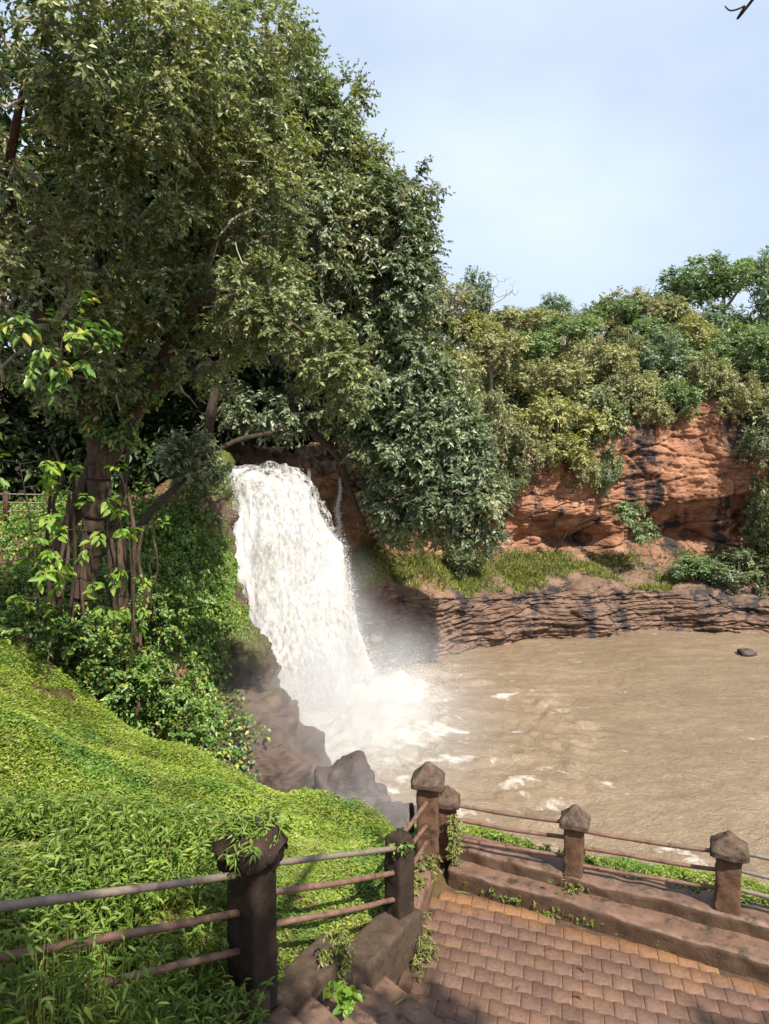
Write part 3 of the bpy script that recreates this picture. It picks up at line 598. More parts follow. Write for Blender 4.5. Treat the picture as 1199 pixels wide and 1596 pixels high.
# ------------------------------------------------------------------ terrace: pavers, kerbs, stairs
terrace = empty('terrace_paving', 'brown interlocking block paving of the small terrace', None, kind='structure')
ta, tb = unit(np.array((.936, -.353))), unit(np.array((.26, .966)))
pw, ph = .172, .17
def wave(x): x = (x % 1.0); return .0085 * np.tanh(2.2 * math.sin(2 * math.pi * x)) 
def paver_mesh():
    g = .0016; xs = np.linspace(g / pw, 1 - g / pw, 9)
    top = [(x * pw, ph + wave(x) - g) for x in xs]; bot = [(x * pw, wave(x + .5) + g) for x in xs]
    out = bot + top[::-1]; P2d = np.array(out); n = len(P2d); c = P2d.mean(0)
    def lift(s, z): q = c + (P2d - c) * s; return np.c_[np.outer(q[:, 0], ta) + np.outer(q[:, 1], tb), np.full(n, z)]
    V = np.concatenate((lift(1, -.05), lift(1, -.0015), lift(.988, 0.0)))
    i = np.arange(n); j = (i + 1) % n
    polys = [np.stack((i, j, j + n, i + n), 1), np.stack((i + n, j + n, j + 2 * n, i + 2 * n), 1), (i + 2 * n)[None]]
    return V, polys
po = None
A0 = G(690, 1380, 0)[:2]; B0 = G(1199, 1530, 0)[:2]     # foot of the kerb
kd = unit(B0 - A0); kn = np.array((-kd[1], kd[0]))
lw = [P2 + np.array((.16, -.5)), np.array((.32, 6.2)), A0]
def on_terrace(q):
    return (q - A0) @ kn < -.02 and (q[0] > np.interp(q[1], [4.6, 5.9, 6.75, 7.4], [-.3, .26, .38, .62]) + .02) and q[0] < 4.2 and q[1] > 4.9
cnt = 0
rp_ = np.random.default_rng(5)
for jj in range(-24, 22):
    for ii in range(-16, 30):
        o2 = np.array((1.2, 6.2)) + ta * (pw * (ii + .5 * (jj % 2))) + tb * (ph * jj)
        c2 = o2 + ta * pw * .5 + tb * ph * .5
        if not on_terrace(c2): continue
        if po is None:
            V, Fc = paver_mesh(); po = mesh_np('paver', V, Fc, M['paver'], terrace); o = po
        else:
            o = po.copy(); col.objects.link(o)
        o.location = (o2[0], o2[1], rp_.normal(0, .0018)); o.rotation_euler = (rp_.normal(0, .006), rp_.normal(0, .006), rp_.normal(0, .004)); cnt += 1
print('pavers', cnt)
bed = np.array([(-1, 2.5), (6, 2.5), (6, 4.6), tuple(A0 + kd * .0 + kn * .1), (.2, 6.2)])
mesh_np('bedding', np.c_[bed, np.full(len(bed), -.009)], [np.arange(len(bed))[None]], M['joint'], terrace)

def prism(poly, z0, z1, res=.05, amp=.012, seed=0, bev=.02):
    """rough masonry slab over a plan quad (a,b along, d,c far edge)"""
    a, b_, c_, d_ = [np.asarray(q, float) for q in poly]
    n = max(3, int(np.linalg.norm(b_ - a) / res)); m = max(3, int(np.linalg.norm(d_ - a) / res)); k = max(2, int((z1 - z0) / res))
    u = np.linspace(0, 1, n)
    prof = [(0, z) for z in np.linspace(z0, z1 - bev, k)] + [(bev / max(np.linalg.norm(d_ - a), .01), z1)] + [(t, z1) for t in np.linspace(.1, .9, m)] + [(1 - bev / max(np.linalg.norm(d_ - a), .01), z1)] + [(1, z) for z in np.linspace(z1 - bev, z0, k)]
    S = np.zeros((len(prof), n, 3))
    for i, (t, z) in enumerate(prof):
        p = (a[None] * (1 - u[:, None]) + b_[None] * u[:, None]) * (1 - t) + (d_[None] * (1 - u[:, None]) + c_[None] * u[:, None]) * t
        S[i, :, :2] = p; S[i, :, 2] = z
    S = S + np.stack([fbm(S * 6 + 10 * q, 4, seed + q) * amp + fbm(S * 1.1 + 5 * q, 2, seed + 9 + q) * amp * 1.2 for q in range(3)], -1)
    return S.reshape(-1, 3), [grid_faces(len(prof), n), np.array([[i * n for i in range(len(prof))][::-1]]), np.array([[i * n + n - 1 for i in range(len(prof))]])]
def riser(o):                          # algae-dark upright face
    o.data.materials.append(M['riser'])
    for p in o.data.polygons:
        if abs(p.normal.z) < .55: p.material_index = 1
KZ1, KZ2 = .20, .34
k1a, k1b = G(697, 1352, KZ1)[:2], G(1199, 1499, KZ1)[:2]
k2a, k2b = G(706, 1338, KZ1)[:2], G(1199, 1466, KZ1)[:2]
ext = lambda a, b_, t: a + (b_ - a) * t
kerb = empty('terrace_kerb', 'wet brown two-stepped concrete kerb along the terrace edge', None, kind='structure')
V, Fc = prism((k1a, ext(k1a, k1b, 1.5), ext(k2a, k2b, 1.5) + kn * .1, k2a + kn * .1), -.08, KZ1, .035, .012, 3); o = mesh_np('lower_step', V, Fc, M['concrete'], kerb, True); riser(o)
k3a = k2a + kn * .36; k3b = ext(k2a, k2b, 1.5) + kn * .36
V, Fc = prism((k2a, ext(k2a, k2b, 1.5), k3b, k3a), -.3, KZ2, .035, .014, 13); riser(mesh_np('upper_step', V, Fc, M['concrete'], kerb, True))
# parapet walls under the stair rail and on the left of the terrace
dr = unit(P2 - P1); nl = np.array((-dr[1], dr[0]))
par = empty('parapet_wall', 'dark mossy stepped concrete wall carrying the stair railing', 'wall')
def wall(name, a, b_, z0, z1, th, m, seed, side=0.5):
    d_ = unit(b_ - a); n_ = np.array((-d_[1], d_[0])); q = (a - n_ * th * (1 - side), b_ - n_ * th * (1 - side), b_ + n_ * th * side, a + n_ * th * side)
    V, Fc = prism(q, z0, z1, .04, .014, seed); return mesh_np(name, V, Fc, m, par, True)
mid = P1 + (P2 - P1) * .5
wall('coping', P0 - dr * .6, P1 + dr * .02, -.3, .98, .30, M['concrete_dark'], 31)
wall('coping', P1 + dr * .02, mid, -.3, .66, .32, M['concrete_dark'], 37)
wall('coping', mid, P2 + dr * .12, -.3, .38, .34, M['concrete_dark'], 43)
d23 = unit(P3 - P2)
wall('coping', P2 + d23 * .14, P3 + d23 * .02, -.3, .30, .26, M['concrete'], 47)
# stairs
stairs = empty('stairs', 'brown concrete steps coming down to the terrace', None, kind='structure')
sdv = unit(np.array((.74, .67))); sev = np.array((sdv[1], -sdv[0]))
s0 = G(660, 1566, .15)[:2]
for k in range(9):
    f = s0 - sdv * .315 * k; bk = f - sdv * .36
    sf, sb = [((p_ - P1) @ nl + .15) / (sev @ nl) for p_ in (f, bk)]; q = (f + sev * 1.6, f - sev * sf, bk - sev * sb, bk + sev * 1.6)
    V, Fc = prism(q, .15 * k - .05, .15 * (k + 1), .05, .008, 60 + k); mesh_np('step', V, Fc, M['concrete'], stairs, True)

# ------------------------------------------------------------------ railings
def loft(profile, ns, amp, seed, freq=9, apex=None):
    """square loft: profile rows (half_x, half_y, z)"""
    rings = []; s = np.linspace(-1, 1, ns, endpoint=False)
    sq = np.concatenate((np.c_[s, -np.ones(ns)], np.c_[np.ones(ns), s], np.c_[-s, np.ones(ns)], np.c_[-np.ones(ns), -s]))
    soft = sq * (1 - .06 * (np.abs(sq[:, :1] * sq[:, 1:]) ** 6))
    S = np.array([np.c_[soft[:, 0] * a, soft[:, 1] * b_, np.full(len(sq), z)] for a, b_, z in profile])
    S = S + np.stack([fbm(S * freq + 7 * q + seed, 4, seed + q) * amp for q in range(3)], -1)
    m, n = S.shape[:2]; i, j = np.meshgrid(np.arange(m - 1), np.arange(n), indexing='ij'); k = (j + 1) % n
    Fq = np.stack((i * n + j, i * n + k, i * n + k + n, i * n + j + n), -1).reshape(-1, 4)
    return S.reshape(-1, 3), [Fq, np.arange(n)[None, ::-1], (np.arange(n) + (m - 1) * n)[None]]
def lerp_prof(rows, per=5):
    out = []
    for a, b_ in zip(rows[:-1], rows[1:]):
        out += [tuple(np.array(a) * (1 - t) + np.array(b_) * t) for t in np.linspace(0, 1, per, endpoint=False)]
    return out + [rows[-1]]
def post(parent, p, z0, z1, ang, m, cap='pyramid', hw=.098, seed=0, ch=.24, tilt=(0, 0)):
    V, Fc = loft(lerp_prof([(hw, hw, 0), (hw * .99, hw * .99, z1 - z0)], 22), 10, .011, seed, 14)
    o = mesh_np('post', V, Fc, m, parent, True); o.location = (p[0], p[1], z0); o.rotation_euler = (tilt[0], tilt[1], ang)
    h = z1 - z0 - .01
    if cap == 'pyramid':
        pr = lerp_prof([(hw * .9, hw * .9, h - .02), (hw * 1.5, hw * 1.5, h + .005), (hw * 1.53, hw * 1.53, h + .06), (hw * .16, hw * .16, h + ch * .97), (.008, .008, h + ch)], 7)
        V, Fc = loft(pr, 8, .009, seed + 5, 11); mesh_np('cap', V, Fc, M['cap'], o, False)
    elif cap == 'broken':
        pr = lerp_prof([(hw * .9, hw * .9, h - .04), (hw * 1.05, hw * 1.05, h), (hw * 1.48, hw * 1.5, h + .10), (hw * 1.5, hw * 1.42, h + .17), (hw * .9, hw * 1.05, h + .25), (hw * .7, hw * .6, h + .13), (.02, .02, h + .10)], 5)
        V, Fc = loft(pr, 8, .042, seed + 5, 10); mesh_np('cap', V, Fc, M['post_black'], o, False)
    elif cap == 'round':
        pr = lerp_prof([(hw * .98, hw * .98, h - .02), (hw * 1.04, hw * .98, h + .03), (hw * .8, hw * .85, h + .085), (hw * .35, hw * .4, h + .125), (.01, .01, h + .13)], 5)
        V, Fc = loft(pr, 7, .016, seed + 5, 10); mesh_np('cap', V, Fc, M['post_black'], o, False)
    return o
def rail(parent, a, b_, rad, m, seed=0, sag=.012):
    a, b_ = np.asarray(a, float), np.asarray(b_, float); t = np.linspace(0, 1, 9)[:, None]; P = a * (1 - t) + b_ * t + np.array((0, 0, -sag)) * np.sin(np.pi * t)
    P = P + np.stack([fbm(P * 2 + q * 3, 2, seed + q) * .006 for q in range(3)], -1)
    V, Fc = tube(P, rad, 10, 30, .05, seed); return mesh_np('rail', V, Fc, m, parent, True)
sr = empty('stair_railing', 'rusty pipe railing with blackened stone posts beside the stairs', 'railing')
ang_s = math.atan2(dr[1], dr[0]); ang_3 = math.atan2(d23[1], d23[0])
Z1b, Z2b, Z3b = .72, .10, .20
post(sr, P1, Z1b, 1.84, ang_s, M['post_black'], 'broken', .128, 3, tilt=(.02, -.02))
post(sr, P2, Z2b, 1.05, ang_s - .2, M['post_black'], 'round', .105, 11)
post(sr, P3, Z3b, 1.10, ang_3 + .12, M['post'], 'pyramid', .118, 17, ch=.25)
post(sr, P0, 1.3, 2.3, ang_s, M['post_black'], 'pyramid', .11, 23)
def p3(p, z): return np.array((p[0], p[1], z))
for k, (zz, m) in enumerate(((.88, 'rail_pale'), (.60, 'rail'), (.30, 'rail'))):
    z1_, z2_ = Z1b + zz - .02 - .0, Z2b + zz - .02
    za = W(422, (1347, 1395, 1447)[k], P1[1])[2]; zb = W(592, (1320, 1358, 1400)[k], P2[1])[2]
    rail(sr, p3(P1, za), p3(P2, zb), .024, M[m], 70 + k)
    zl = W(350, (1358, 1416, 1474)[k], P1[1])[2]
    rail(sr, p3(P1 - dr * .03, zl), p3(P0, zl + (za - zb) * 1.25), .024, M[m], 80 + k)
    zc = W(665, (1247, 1283, 1308)[k], P3[1])[2]; zd = W(632, (1305, 1338, 1375)[k], P2[1])[2]
    rail(sr, p3(P2, zd), p3(P3, zc), .022, M['rail'], 90 + k)
tr_ = empty('terrace_railing', 'three-bar pipe railing with pointed stone posts along the pool edge', 'railing')
d46 = unit(P6 - P4); ang_t = math.atan2(d46[1], d46[0])
PZ = {}
tops = ((P4, 697, 1222, .22), (P5, 893, 1252, .18), (P6, 1133, 1293, .18), (P7, 1400, 1340, .18))
for k, (p, px, py, z0) in enumerate(tops):
    zt = W(px, py, p[1])[2] if k < 3 else W(1133, 1293, P6[1])[2]
    post(tr_, p, z0, zt - .22, ang_t + (.25 if k == 0 else .0), M['post'], 'pyramid', (.092, .096, .108, .1)[k], 120 + 7 * k, ch=.215)
for k in range(3):
    z4 = W(712, (1252, 1275, 1303)[k], P4[1])[2]; z5a = W(875, (1283, 1308, 1336)[k], P5[1])[2]; z5b = W(915, (1293, 1318, 1347)[k], P5[1])[2]; z6a = W(1110, (1329, 1358, 1386)[k], P6[1])[2]
    rail(tr_, p3(P4, z4), p3(P5, z5a), .021, M['rail'], 140 + k); rail(tr_, p3(P5, z5b), p3(P6, z6a), .021, M['rail'], 150 + k); rail(tr_, p3(P6, z6a + .03), p3(P7, z6a + .03), .021, M['rail_pale'], 160 + k)
# small old post stub behind the corner post
st = empty('post_stub', 'thin broken dark stub standing behind the corner post', 'post')
V, Fc = loft(lerp_prof([(.03, .03, 0), (.028, .03, .5), (.02, .022, .55)], 5), 4, .006, 5); pq = W(642, 1285, 8.0)
o = mesh_np('shaft', V, Fc, M['post_black'], st); o.location = (pq[0], pq[1], pq[2] - .3)
# railing of the path far behind on the left
br = empty('path_railing', 'faint grey three-bar railing of a path behind the trees at far left', 'railing')
for x in (-60, 10, 76):
    a = W(x, 806, 23.4); V, Fc = loft([(.07, .07, 0), (.07, .07, 1.0), (.05, .05, 1.05)], 3, .01, 3); o = mesh_np('post', V, Fc, M['post'], br); o.location = a - np.array((0, 0, .2))
for y in (770, 783, 796): V, Fc = tube([W(-60, y - 1, 23.4), W(10, y, 23.4), W(76, y + 1, 23.4)], .022, 6); mesh_np('rail', V, Fc, M['rail_pale'], br, True)

# ------------------------------------------------------------------ boulders
def boulder(name, c, rad, seed, label, m=M['boulder'], n=40):
    u, v = np.meshgrid(np.linspace(0.01, np.pi - .01, n), np.linspace(0, 2 * np.pi, 2 * n), indexing='ij'); d = np.stack((np.sin(u) * np.cos(v), np.sin(u) * np.sin(v), np.cos(u)), -1)
    d2 = np.sign(d) * np.abs(d) ** .8; f = 1 + .30 * fbm(d * 1.3 + seed, 4, seed) + .05 * fbm(d * 4.2, 3, seed + 3)
    o = mesh_np(name, d2 * f[..., None] * np.asarray(rad), [grid_faces(n, 2 * n)], m); o.location = c; return tag(o, label, 'boulder')
boulder('boulder', W(548, 1268, 16.6), (1.0, .9, 1.05), 3, 'largest dark wet boulder half veiled by mist below the grass slope')
boulder('boulder', W(612, 1312, 15.6), (.85, .8, .7), 8, 'lower dark boulder between the big boulder and the corner post')
boulder('stone', G(1166, 1019, WATER) + np.array((0, 0, .05)), (.42, .3, .16), 15, 'small dark stone breaking the brown water at far right', n=20)

# ------------------------------------------------------------------ vegetation helpers
def scatter(S, weight, n, r):          # points + normals on a grid surface, weight per cell
    a, b_, c_, d_ = S[:-1, :-1], S[1:, :-1], S[1:, 1:], S[:-1, 1:]
    nn = np.cross(c_ - a, d_ - b_); ar = np.linalg.norm(nn, axis=-1) * .5; wgt = (ar * weight).ravel(); wgt = wgt / wgt.sum()
    k = r.choice(len(wgt), n, p=wgt); i, j = np.divmod(k, S.shape[1] - 1); u, v = r.random((n, 1)), r.random((n, 1))
    P = (a[i, j] * (1 - u) + b_[i, j] * u) * (1 - v) + (d_[i, j] * (1 - u) + c_[i, j] * u) * v
    return P, unit(nn[i, j])
def px_of(P):                          # where a point falls in the photograph
    P = np.asarray(P); z = P[..., 2] - H; d = P[..., 1] * CP + z * SP; u = -P[..., 1] * SP + z * CP
    return 599.5 + F * P[..., 0] / d, 798 - F * u / d
def blob(px, py, Y, rx, ry, rd):
    c = W(px, py, Y); return c, (rx * Y / F, rd, ry * Y / F)
def build_tree(name, label, cat, stems, blobs, leafmat, r, wood=M['bark'], twigm=M['bark_pale'], group=None, sides=12, origin=None, sp={}, gr={}, jit=.12, bare=0.0):
    """trunk > limbs and twigs > leaves, in the thing's own space round its base"""
    org = np.asarray(stems[0][0][0] if origin is None else origin, float)
    root = empty(name, label, cat, group, loc=tuple(org)); geo = []
    dense = []
    for k, (pts, rs) in enumerate(stems):
        m = 12 * len(pts); P = catmull(np.asarray(pts, float), m); Rr = catmull(np.asarray(rs, float)[:, None], m)[:, 0]
        P = P + np.stack([fbm(P * .7 + 9 * q, 2, 7 + k) * .5 * np.minimum(Rr, .16) for q in range(3)], -1)
        geo.append(tube(P - org, Rr, sides, None, jit, 31 + k)); dense.append((P, Rr, None))
    V, Fc = merge(geo); mesh_np('trunk', V, Fc, wood, root, True)
    T, D = [], []
    for c, rad, n in blobs:
        p, d = ell(c, rad, n, r); T.append(p); D.append(d)
    T, D = np.concatenate(T), np.concatenate(D); leafy = r.random(len(T)) > bare; T = np.where(leafy[:, None], T, T + D * r.uniform(.15, .6, (len(T), 1)))
    V, Fc = grow(dense, T, r, **gr); br_ = mesh_np('branches', V - org, Fc, twigm, root); br_['kind'] = 'stuff'
    lv, tw = sprays(T[leafy], D[leafy], r, **sp)
    mesh_np('crown', lv[0] - org, lv[1], leafmat, root)['kind'] = 'stuff'
    if tw: mesh_np('twigs', tw[0] - org, tw[1], twigm, br_)['kind'] = 'stuff'
    return root

# ------------------------------------------------------------------ woodland mass behind the near trees
r = np.random.default_rng(3)
T, D = [], []
for (px, py, Y, rx, ry, n) in ((-160, 300, 30, 170, 200, 260), (60, 380, 33, 170, 190, 300), (240, 380, 34, 170, 220, 420), (400, 420, 36, 130, 170, 360), (520, 480, 38, 100, 130, 260), (620, 540, 40, 80, 100, 200),
                               (100, 600, 32, 180, 110, 330), (280, 620, 35, 150, 80, 300), (420, 630, 37, 110, 60, 240), (530, 650, 38, 90, 50, 160), (-120, 620, 28, 160, 150, 260), (200, 700, 28.5, 110, 60, 160), (60, 720, 29, 110, 60, 160), (60, 200, 23.5, 170, 130, 90), (250, 200, 25, 130, 150, 260), (160, 430, 25.5, 150, 90, 200), (330, 470, 27, 90, 90, 160), (380, 600, 29, 100, 60, 160)):  # last clumps, mostly hidden, added to keep sun and sky off the wood
    c, rad = blob(px, py, Y, rx, ry, 2.5); p, d = ell(c, rad, n, r, .2); T.append(p); D.append(d)
T, D = np.concatenate(T), np.concatenate(D)
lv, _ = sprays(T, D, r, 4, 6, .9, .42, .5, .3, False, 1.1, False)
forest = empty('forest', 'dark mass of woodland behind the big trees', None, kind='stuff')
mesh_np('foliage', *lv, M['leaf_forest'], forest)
g = []
for k in range(26):
    x = r.uniform(-200, 560); Y = r.uniform(29, 37); b0 = W(x, 735 - (x > 250) * 25, Y); g.append(tube([b0, b0 + np.array((r.normal(0, .4), 0, 4)), b0 + np.array((r.normal(0, .9), 0, 9.5))], [.13, .10, .05], 7, 8, .2, k))
V, Fc = merge(g); mesh_np('trunks', V, Fc, M['bark_dark'], forest, True)['kind'] = 'stuff'

# ------------------------------------------------------------------ the near trees
r = np.random.default_rng(11)
def stem(*q): return [W(*p) for p in q]
spA = dict(twigs=7, per=12, tl=.6, ll=.135, lw=.56, droop=.15, flat=.5, rich=False)
A_st = [(stem((112, 1080, 17.6), (120, 985, 17.5), (140, 880, 17.4), (152, 780, 17.2), (160, 715, 17.1)), [.3, .26, .26, .27, .28]),
        (stem((160, 722, 17.1), (138, 645, 16.8), (95, 520, 16.2), (52, 420, 15.2), (14, 300, 14), (40, 130, 13)), [.27, .22, .18, .15, .11, .05]),
        (stem((160, 722, 17.1), (212, 645, 17.3), (262, 545, 17.5), (310, 400, 17), (310, 230, 16)), [.26, .2, .15, .1, .05]),
        (stem((140, 655, 16.9), (150, 480, 17), (165, 260, 16.5), (190, 60, 15)), [.2, .17, .12, .05]),
        (stem((70, 1070, 17.9), (80, 985, 17.8), (95, 860, 17.9), (130, 770, 17.5), (150, 720, 17.2)), [.22, .2, .2, .22, .25]),
        (stem((140, 665, 16.9), (95, 590, 16), (62, 490, 15.1), (20, 380, 14.2), (-60, 260, 13)), [.2, .17, .15, .13, .09])]
A_bl = [(50, 50, 12, 140, 110, 1.8, 66), (200, 100, 13, 150, 120, 2.0, 130), (330, 120, 15.5, 110, 120, 2, 150), (70, 250, 14, 140, 100, 1.8, 66), (230, 260, 15, 150, 110, 2, 150), (370, 270, 16.5, 100, 110, 2, 130),
        (40, 430, 14.5, 110, 90, 1.6, 80), (210, 420, 16.5, 130, 90, 1.8, 110), (360, 400, 17, 110, 90, 1.8, 110), (110, 560, 16.5, 110, 70, 1.4, 70), (280, 540, 18, 120, 70, 1.6, 80), (420, 60, 17, 50, 70, 1.6, 60)]
big_tree = build_tree('broadleaf_tree', 'huge forked broadleaf tree rising over the mossy bank at left', 'tree', A_st, [blob(*b_[:6]) + (b_[6],) for b_ in A_bl], M['leaf_main'], r, sp=spA, gr=dict(tip_r=.02, wob=.28, step=.4), bare=.3)
B_st = [(stem((205, 830, 20.5), (285, 748, 22.2), (350, 695, 23.8), (420, 674, 25.2), (485, 668, 26.4)), [.10, .09, .08, .08, .08]),
        (stem((485, 668, 26.4), (525, 560, 26.2), (560, 440, 26), (575, 330, 26)), [.17, .14, .1, .05]),
        (stem((485, 668, 26.4), (525, 712, 26.8), (545, 770, 27.2), (575, 830, 27.4)), [.16, .13, .1, .05]),
        (stem((470, 668, 26.3), (570, 620, 26.4), (650, 660, 26.6), (700, 760, 26.8)), [.13, .12, .09, .04])]
B_bl = [(470, 350, 24.5, 100, 90, 1.8, 190), (570, 350, 25.5, 80, 80, 1.8, 170), (600, 450, 26, 80, 85, 1.8, 130), (490, 480, 25.5, 100, 80, 1.6, 120), (600, 570, 26.3, 90, 80, 1.7, 190), (580, 640, 26.8, 60, 48, 1.3, 100), (640, 680, 26.8, 100, 75, 1.7, 220),
        (700, 740, 27, 62, 70, 1.6, 160), (750, 790, 27.3, 30, 55, 1.2, 50), (690, 600, 27, 40, 60, 1.2, 70), (735, 690, 27.4, 28, 40, 1.0, 36), (635, 765, 27.4, 60, 58, 1.3, 120), (705, 800, 27.4, 58, 46, 1.3, 90), (645, 815, 28, 50, 30, 1.1, 36), (430, 636, 26.2, 95, 30, 1.0, 80), (305, 715, 22.6, 45, 26, .6, 34), (640, 310, 26, 32, 38, 1.0, 30), (650, 400, 26.5, 30, 60, 1.0, 50)]
build_tree('leaning_tree', 'dense dark leaved tree leaning across the lip of the waterfall', 'tree', B_st, [blob(*b_[:6]) + (b_[6],) for b_ in B_bl], M['leaf_dark'], r, M['bark_dark'], sp=dict(spA, per=10, ll=.195, tl=.7, droop=.3), gr=dict(wob=.2, step=.5, tip_r=.013), bare=.12)
C_st = [(stem((300, 800, 23.5), (320, 700, 24), (345, 560, 24.5), (390, 400, 25), (440, 240, 25), (440, 110, 25)), [.2, .18, .16, .13, .1, .05])]
C_bl = [(440, 150, 24.5, 70, 70, 1.6, 130), (500, 215, 25, 55, 55, 1.6, 110), (530, 275, 25.5, 50, 45, 1.4, 80), (410, 240, 24.5, 80, 80, 1.6, 110), (540, 145, 25.5, 24, 34, .7, 12), (585, 280, 26, 36, 50, 1, 40)]
build_tree('tall_tree', 'taller tree whose thin crown tops the mass against the sky', 'tree', C_st, [blob(*b_[:6]) + (b_[6],) for b_ in C_bl], M['leaf_main'], r, M['bark_dark'], sp=dict(spA, ll=.16, tl=.7))
D_st = [(stem((262, 520, 17.3), (310, 470, 16), (370, 455, 15), (450, 500, 15), (520, 560, 15.2)), [.07, .06, .05, .035, .015])]
D_bl = [(400, 455, 14.8, 60, 40, .7, 40), (450, 500, 14.9, 60, 40, .7, 46), (505, 555, 15, 60, 36, .7, 46), (550, 600, 15.2, 36, 24, .5, 22), (390, 520, 15.4, 50, 30, .6, 24)]
bough = build_tree('sunlit_bough', 'yellow green sunlit bough hanging in front of the darker trees', 'tree', D_st, [blob(*b_[:6]) + (b_[6],) for b_ in D_bl], M['leaf_bright'], r, M['bark'], sp=dict(spA, ll=.12, tl=.5), gr=dict(wob=.25, step=.35, tip_r=.014), bare=.3)
for c in list(bough.children):         # the bough belongs to the big tree
    c.parent = big_tree; c.location = bough.location - big_tree.location
    if c.name.startswith('trunk'): c.name = 'bough'; c['label'] = 'yellow green sunlit bough hanging in front'
bpy.data.objects.remove(bough)
ivp = []
for pts_, rs_ in A_st[:3]:
    Pc = catmull(np.asarray(pts_, float), 60); Rc = catmull(np.asarray(rs_, float)[:, None], 60)[:, 0]; kk = r.integers(8, 42, 90); aa = r.uniform(0, 2 * np.pi, 90)
    ivp.append(Pc[kk] + np.c_[np.cos(aa) * Rc[kk], np.sin(aa) * Rc[kk], r.normal(0, .1, 90)])
ivp = np.concatenate(ivp); ivp = ivp[vnoise(ivp * .9, 5) > -.15]; ivo = ivp.mean(0); lv, _ = sprays(ivp - ivo, np.tile((0., -1., -.3), (len(ivp), 1)), r, 3, 5, .22, .13, .6, .5, True, 1.2, False)
iv = empty('climbing_ivy', 'dark ivy climbing the forked trunk and its lower limbs', 'ivy', loc=tuple(ivo)); mesh_np('leaves', *lv, M['vine'], iv)['kind'] = 'stuff'
# fresh saplings lit in front of the dark trunk
for (x0, y0, x1, y1, Y, n, lab) in ((60, 960, 30, 720, 12.5, 16, 'slim sapling with pale yellow green leaves at the left edge'), (150, 985, 120, 760, 13.5, 16, 'slim sapling with bright leaves in front of the big forked trunk'),
                                    (70, 620, 100, 500, 12.0, 26, 'glossy green leafy shoot hanging beside the left limb'), (205, 1040, 195, 760, 15.5, 9, 'sparse leafy sapling right of the big trunk')):
    a, b_ = W(x0, y0, Y), W(x1, y1, Y); st_ = [([a, (a + b_) / 2 + np.array((.08, 0, 0)), b_], [.022, .017, .008])]
    build_tree('sapling', lab, 'sapling', st_, [((a + b_) / 2 + np.array((0, 0, .35)), (.85, .5, abs(b_[2] - a[2]) * .55), n)], M['leaf_fresh'] if y0 > 700 else M['vine'], r, M['bark_dark'], M['bark_dark'], sp=dict(twigs=2, per=5, tl=.3, ll=.2, lw=.5, droop=.35), sides=6)
# hanging roots and lianas round the trunk: each its own
k = 0
roots = [(x, r.uniform(690, 790), r.uniform(930, 1010), r.uniform(16.2, 17.4), r.uniform(.02, .06)) for x in (78, 92, 104, 118, 131, 140, 170, 182)] + [(210, 760, 1115, 16.4, .05), (222, 820, 1080, 16.6, .04), (196, 700, 960, 16.8, .06), (240, 800, 960, 17.6, .025), (185, 780, 1010, 16.6, .07), (75, 1000, 1060, 13.2, .02), (62, 820, 1000, 15, .02), (232, 880, 960, 17.4, .02)]
roots.sort(); nm = ['first', 'second', 'third', 'fourth', 'fifth', 'sixth', 'seventh', 'eighth', 'ninth', 'tenth', 'eleventh', 'twelfth', 'thirteenth', 'fourteenth', 'fifteenth', 'sixteenth']
for (x, y0, y1, Y, rr), q in zip(roots, nm):
    pts = [W(x + r.normal(0, 5), y0 + (y1 - y0) * t, Y + r.normal(0, .12)) for t in np.linspace(0, 1, 6)]; b0 = pts[-1]
    V, Fc = tube(np.array(pts) - b0, [rr * .8, rr, rr, rr * 1.1, rr * 1.1, rr * 1.3], 7, 26, .3, k); k += 1
    o = mesh_np('hanging_root', V, Fc, M['bark'] if k % 3 else M['bark_dark'], None, True); o.location = b0
    tag(o, f'{q} of the hanging roots round the forked trunk, counted from the left', 'root', 'roots hanging round the forked trunk')

# ------------------------------------------------------------------ bank cover: vines and shrubs on the left bank, moss tufts on its rock
r = np.random.default_rng(17)
X2, Y2 = px_of(LS2); cell = lambda A: A[:-1, :-1]
mk = np.clip((Y2 - 765) / 60, 0, 1) * np.clip((1230 - Y2) / 20, 0, 1) * (X2 > -120) * (1 - np.clip((uu - .60) / .10, 0, 1)); mk = mk * (.3 + np.clip(fbm(LS2 * .9, 3, 77) + .45, 0, 1))
P, N = scatter(LS2, cell(mk), 62000, r); N = np.where(N[:, 1:2] > 0, -N, N)
off = np.abs(fbm(P * 1.1, 3, 79))[:, None] * .7 * r.random((len(P), 1)) ** .6
B = P + N * off + np.array((0, 0, .3)) * off; d = unit(N * .4 + r.normal(0, .6, P.shape) + np.array((0, 0, -.5))); l = r.uniform(.08, .17, len(P))
V, Fc = leaf_mesh(B, d, unit(N + np.array((0, 0, .8)) + r.normal(0, .35, P.shape)), l, l * .66, False)
tag(mesh_np('undergrowth', V, Fc, M['vine']), 'leafy creepers covering the bank below the trees', None, kind='stuff')
mk = np.clip((Y2 - 800) / 40, 0, 1) * np.clip((1010 - Y2) / 60, 0, 1) * np.clip((uu - .5) / .1, 0, 1) * np.clip((.80 - uu) / .05, 0, 1) * np.clip(fbm(LS2 * .7, 3, 87) + .5, 0, 1)
P, N = scatter(LS2, cell(mk), 22000, r); N = np.where(N[:, 1:2] > 0, -N, N); l = r.uniform(.05, .13, len(P))
V, Fc = leaf_mesh(P + N * .02, unit(N * .5 + r.normal(0, .3, P.shape) + np.array((0, 0, -.9))), unit(N + r.normal(0, .3, P.shape)), l, l * .35, False)
tag(mesh_np('moss_tufts', V, Fc, M['grass_dark']), 'hanging mossy growth on the dark cliff left of the fall', None, kind='stuff')

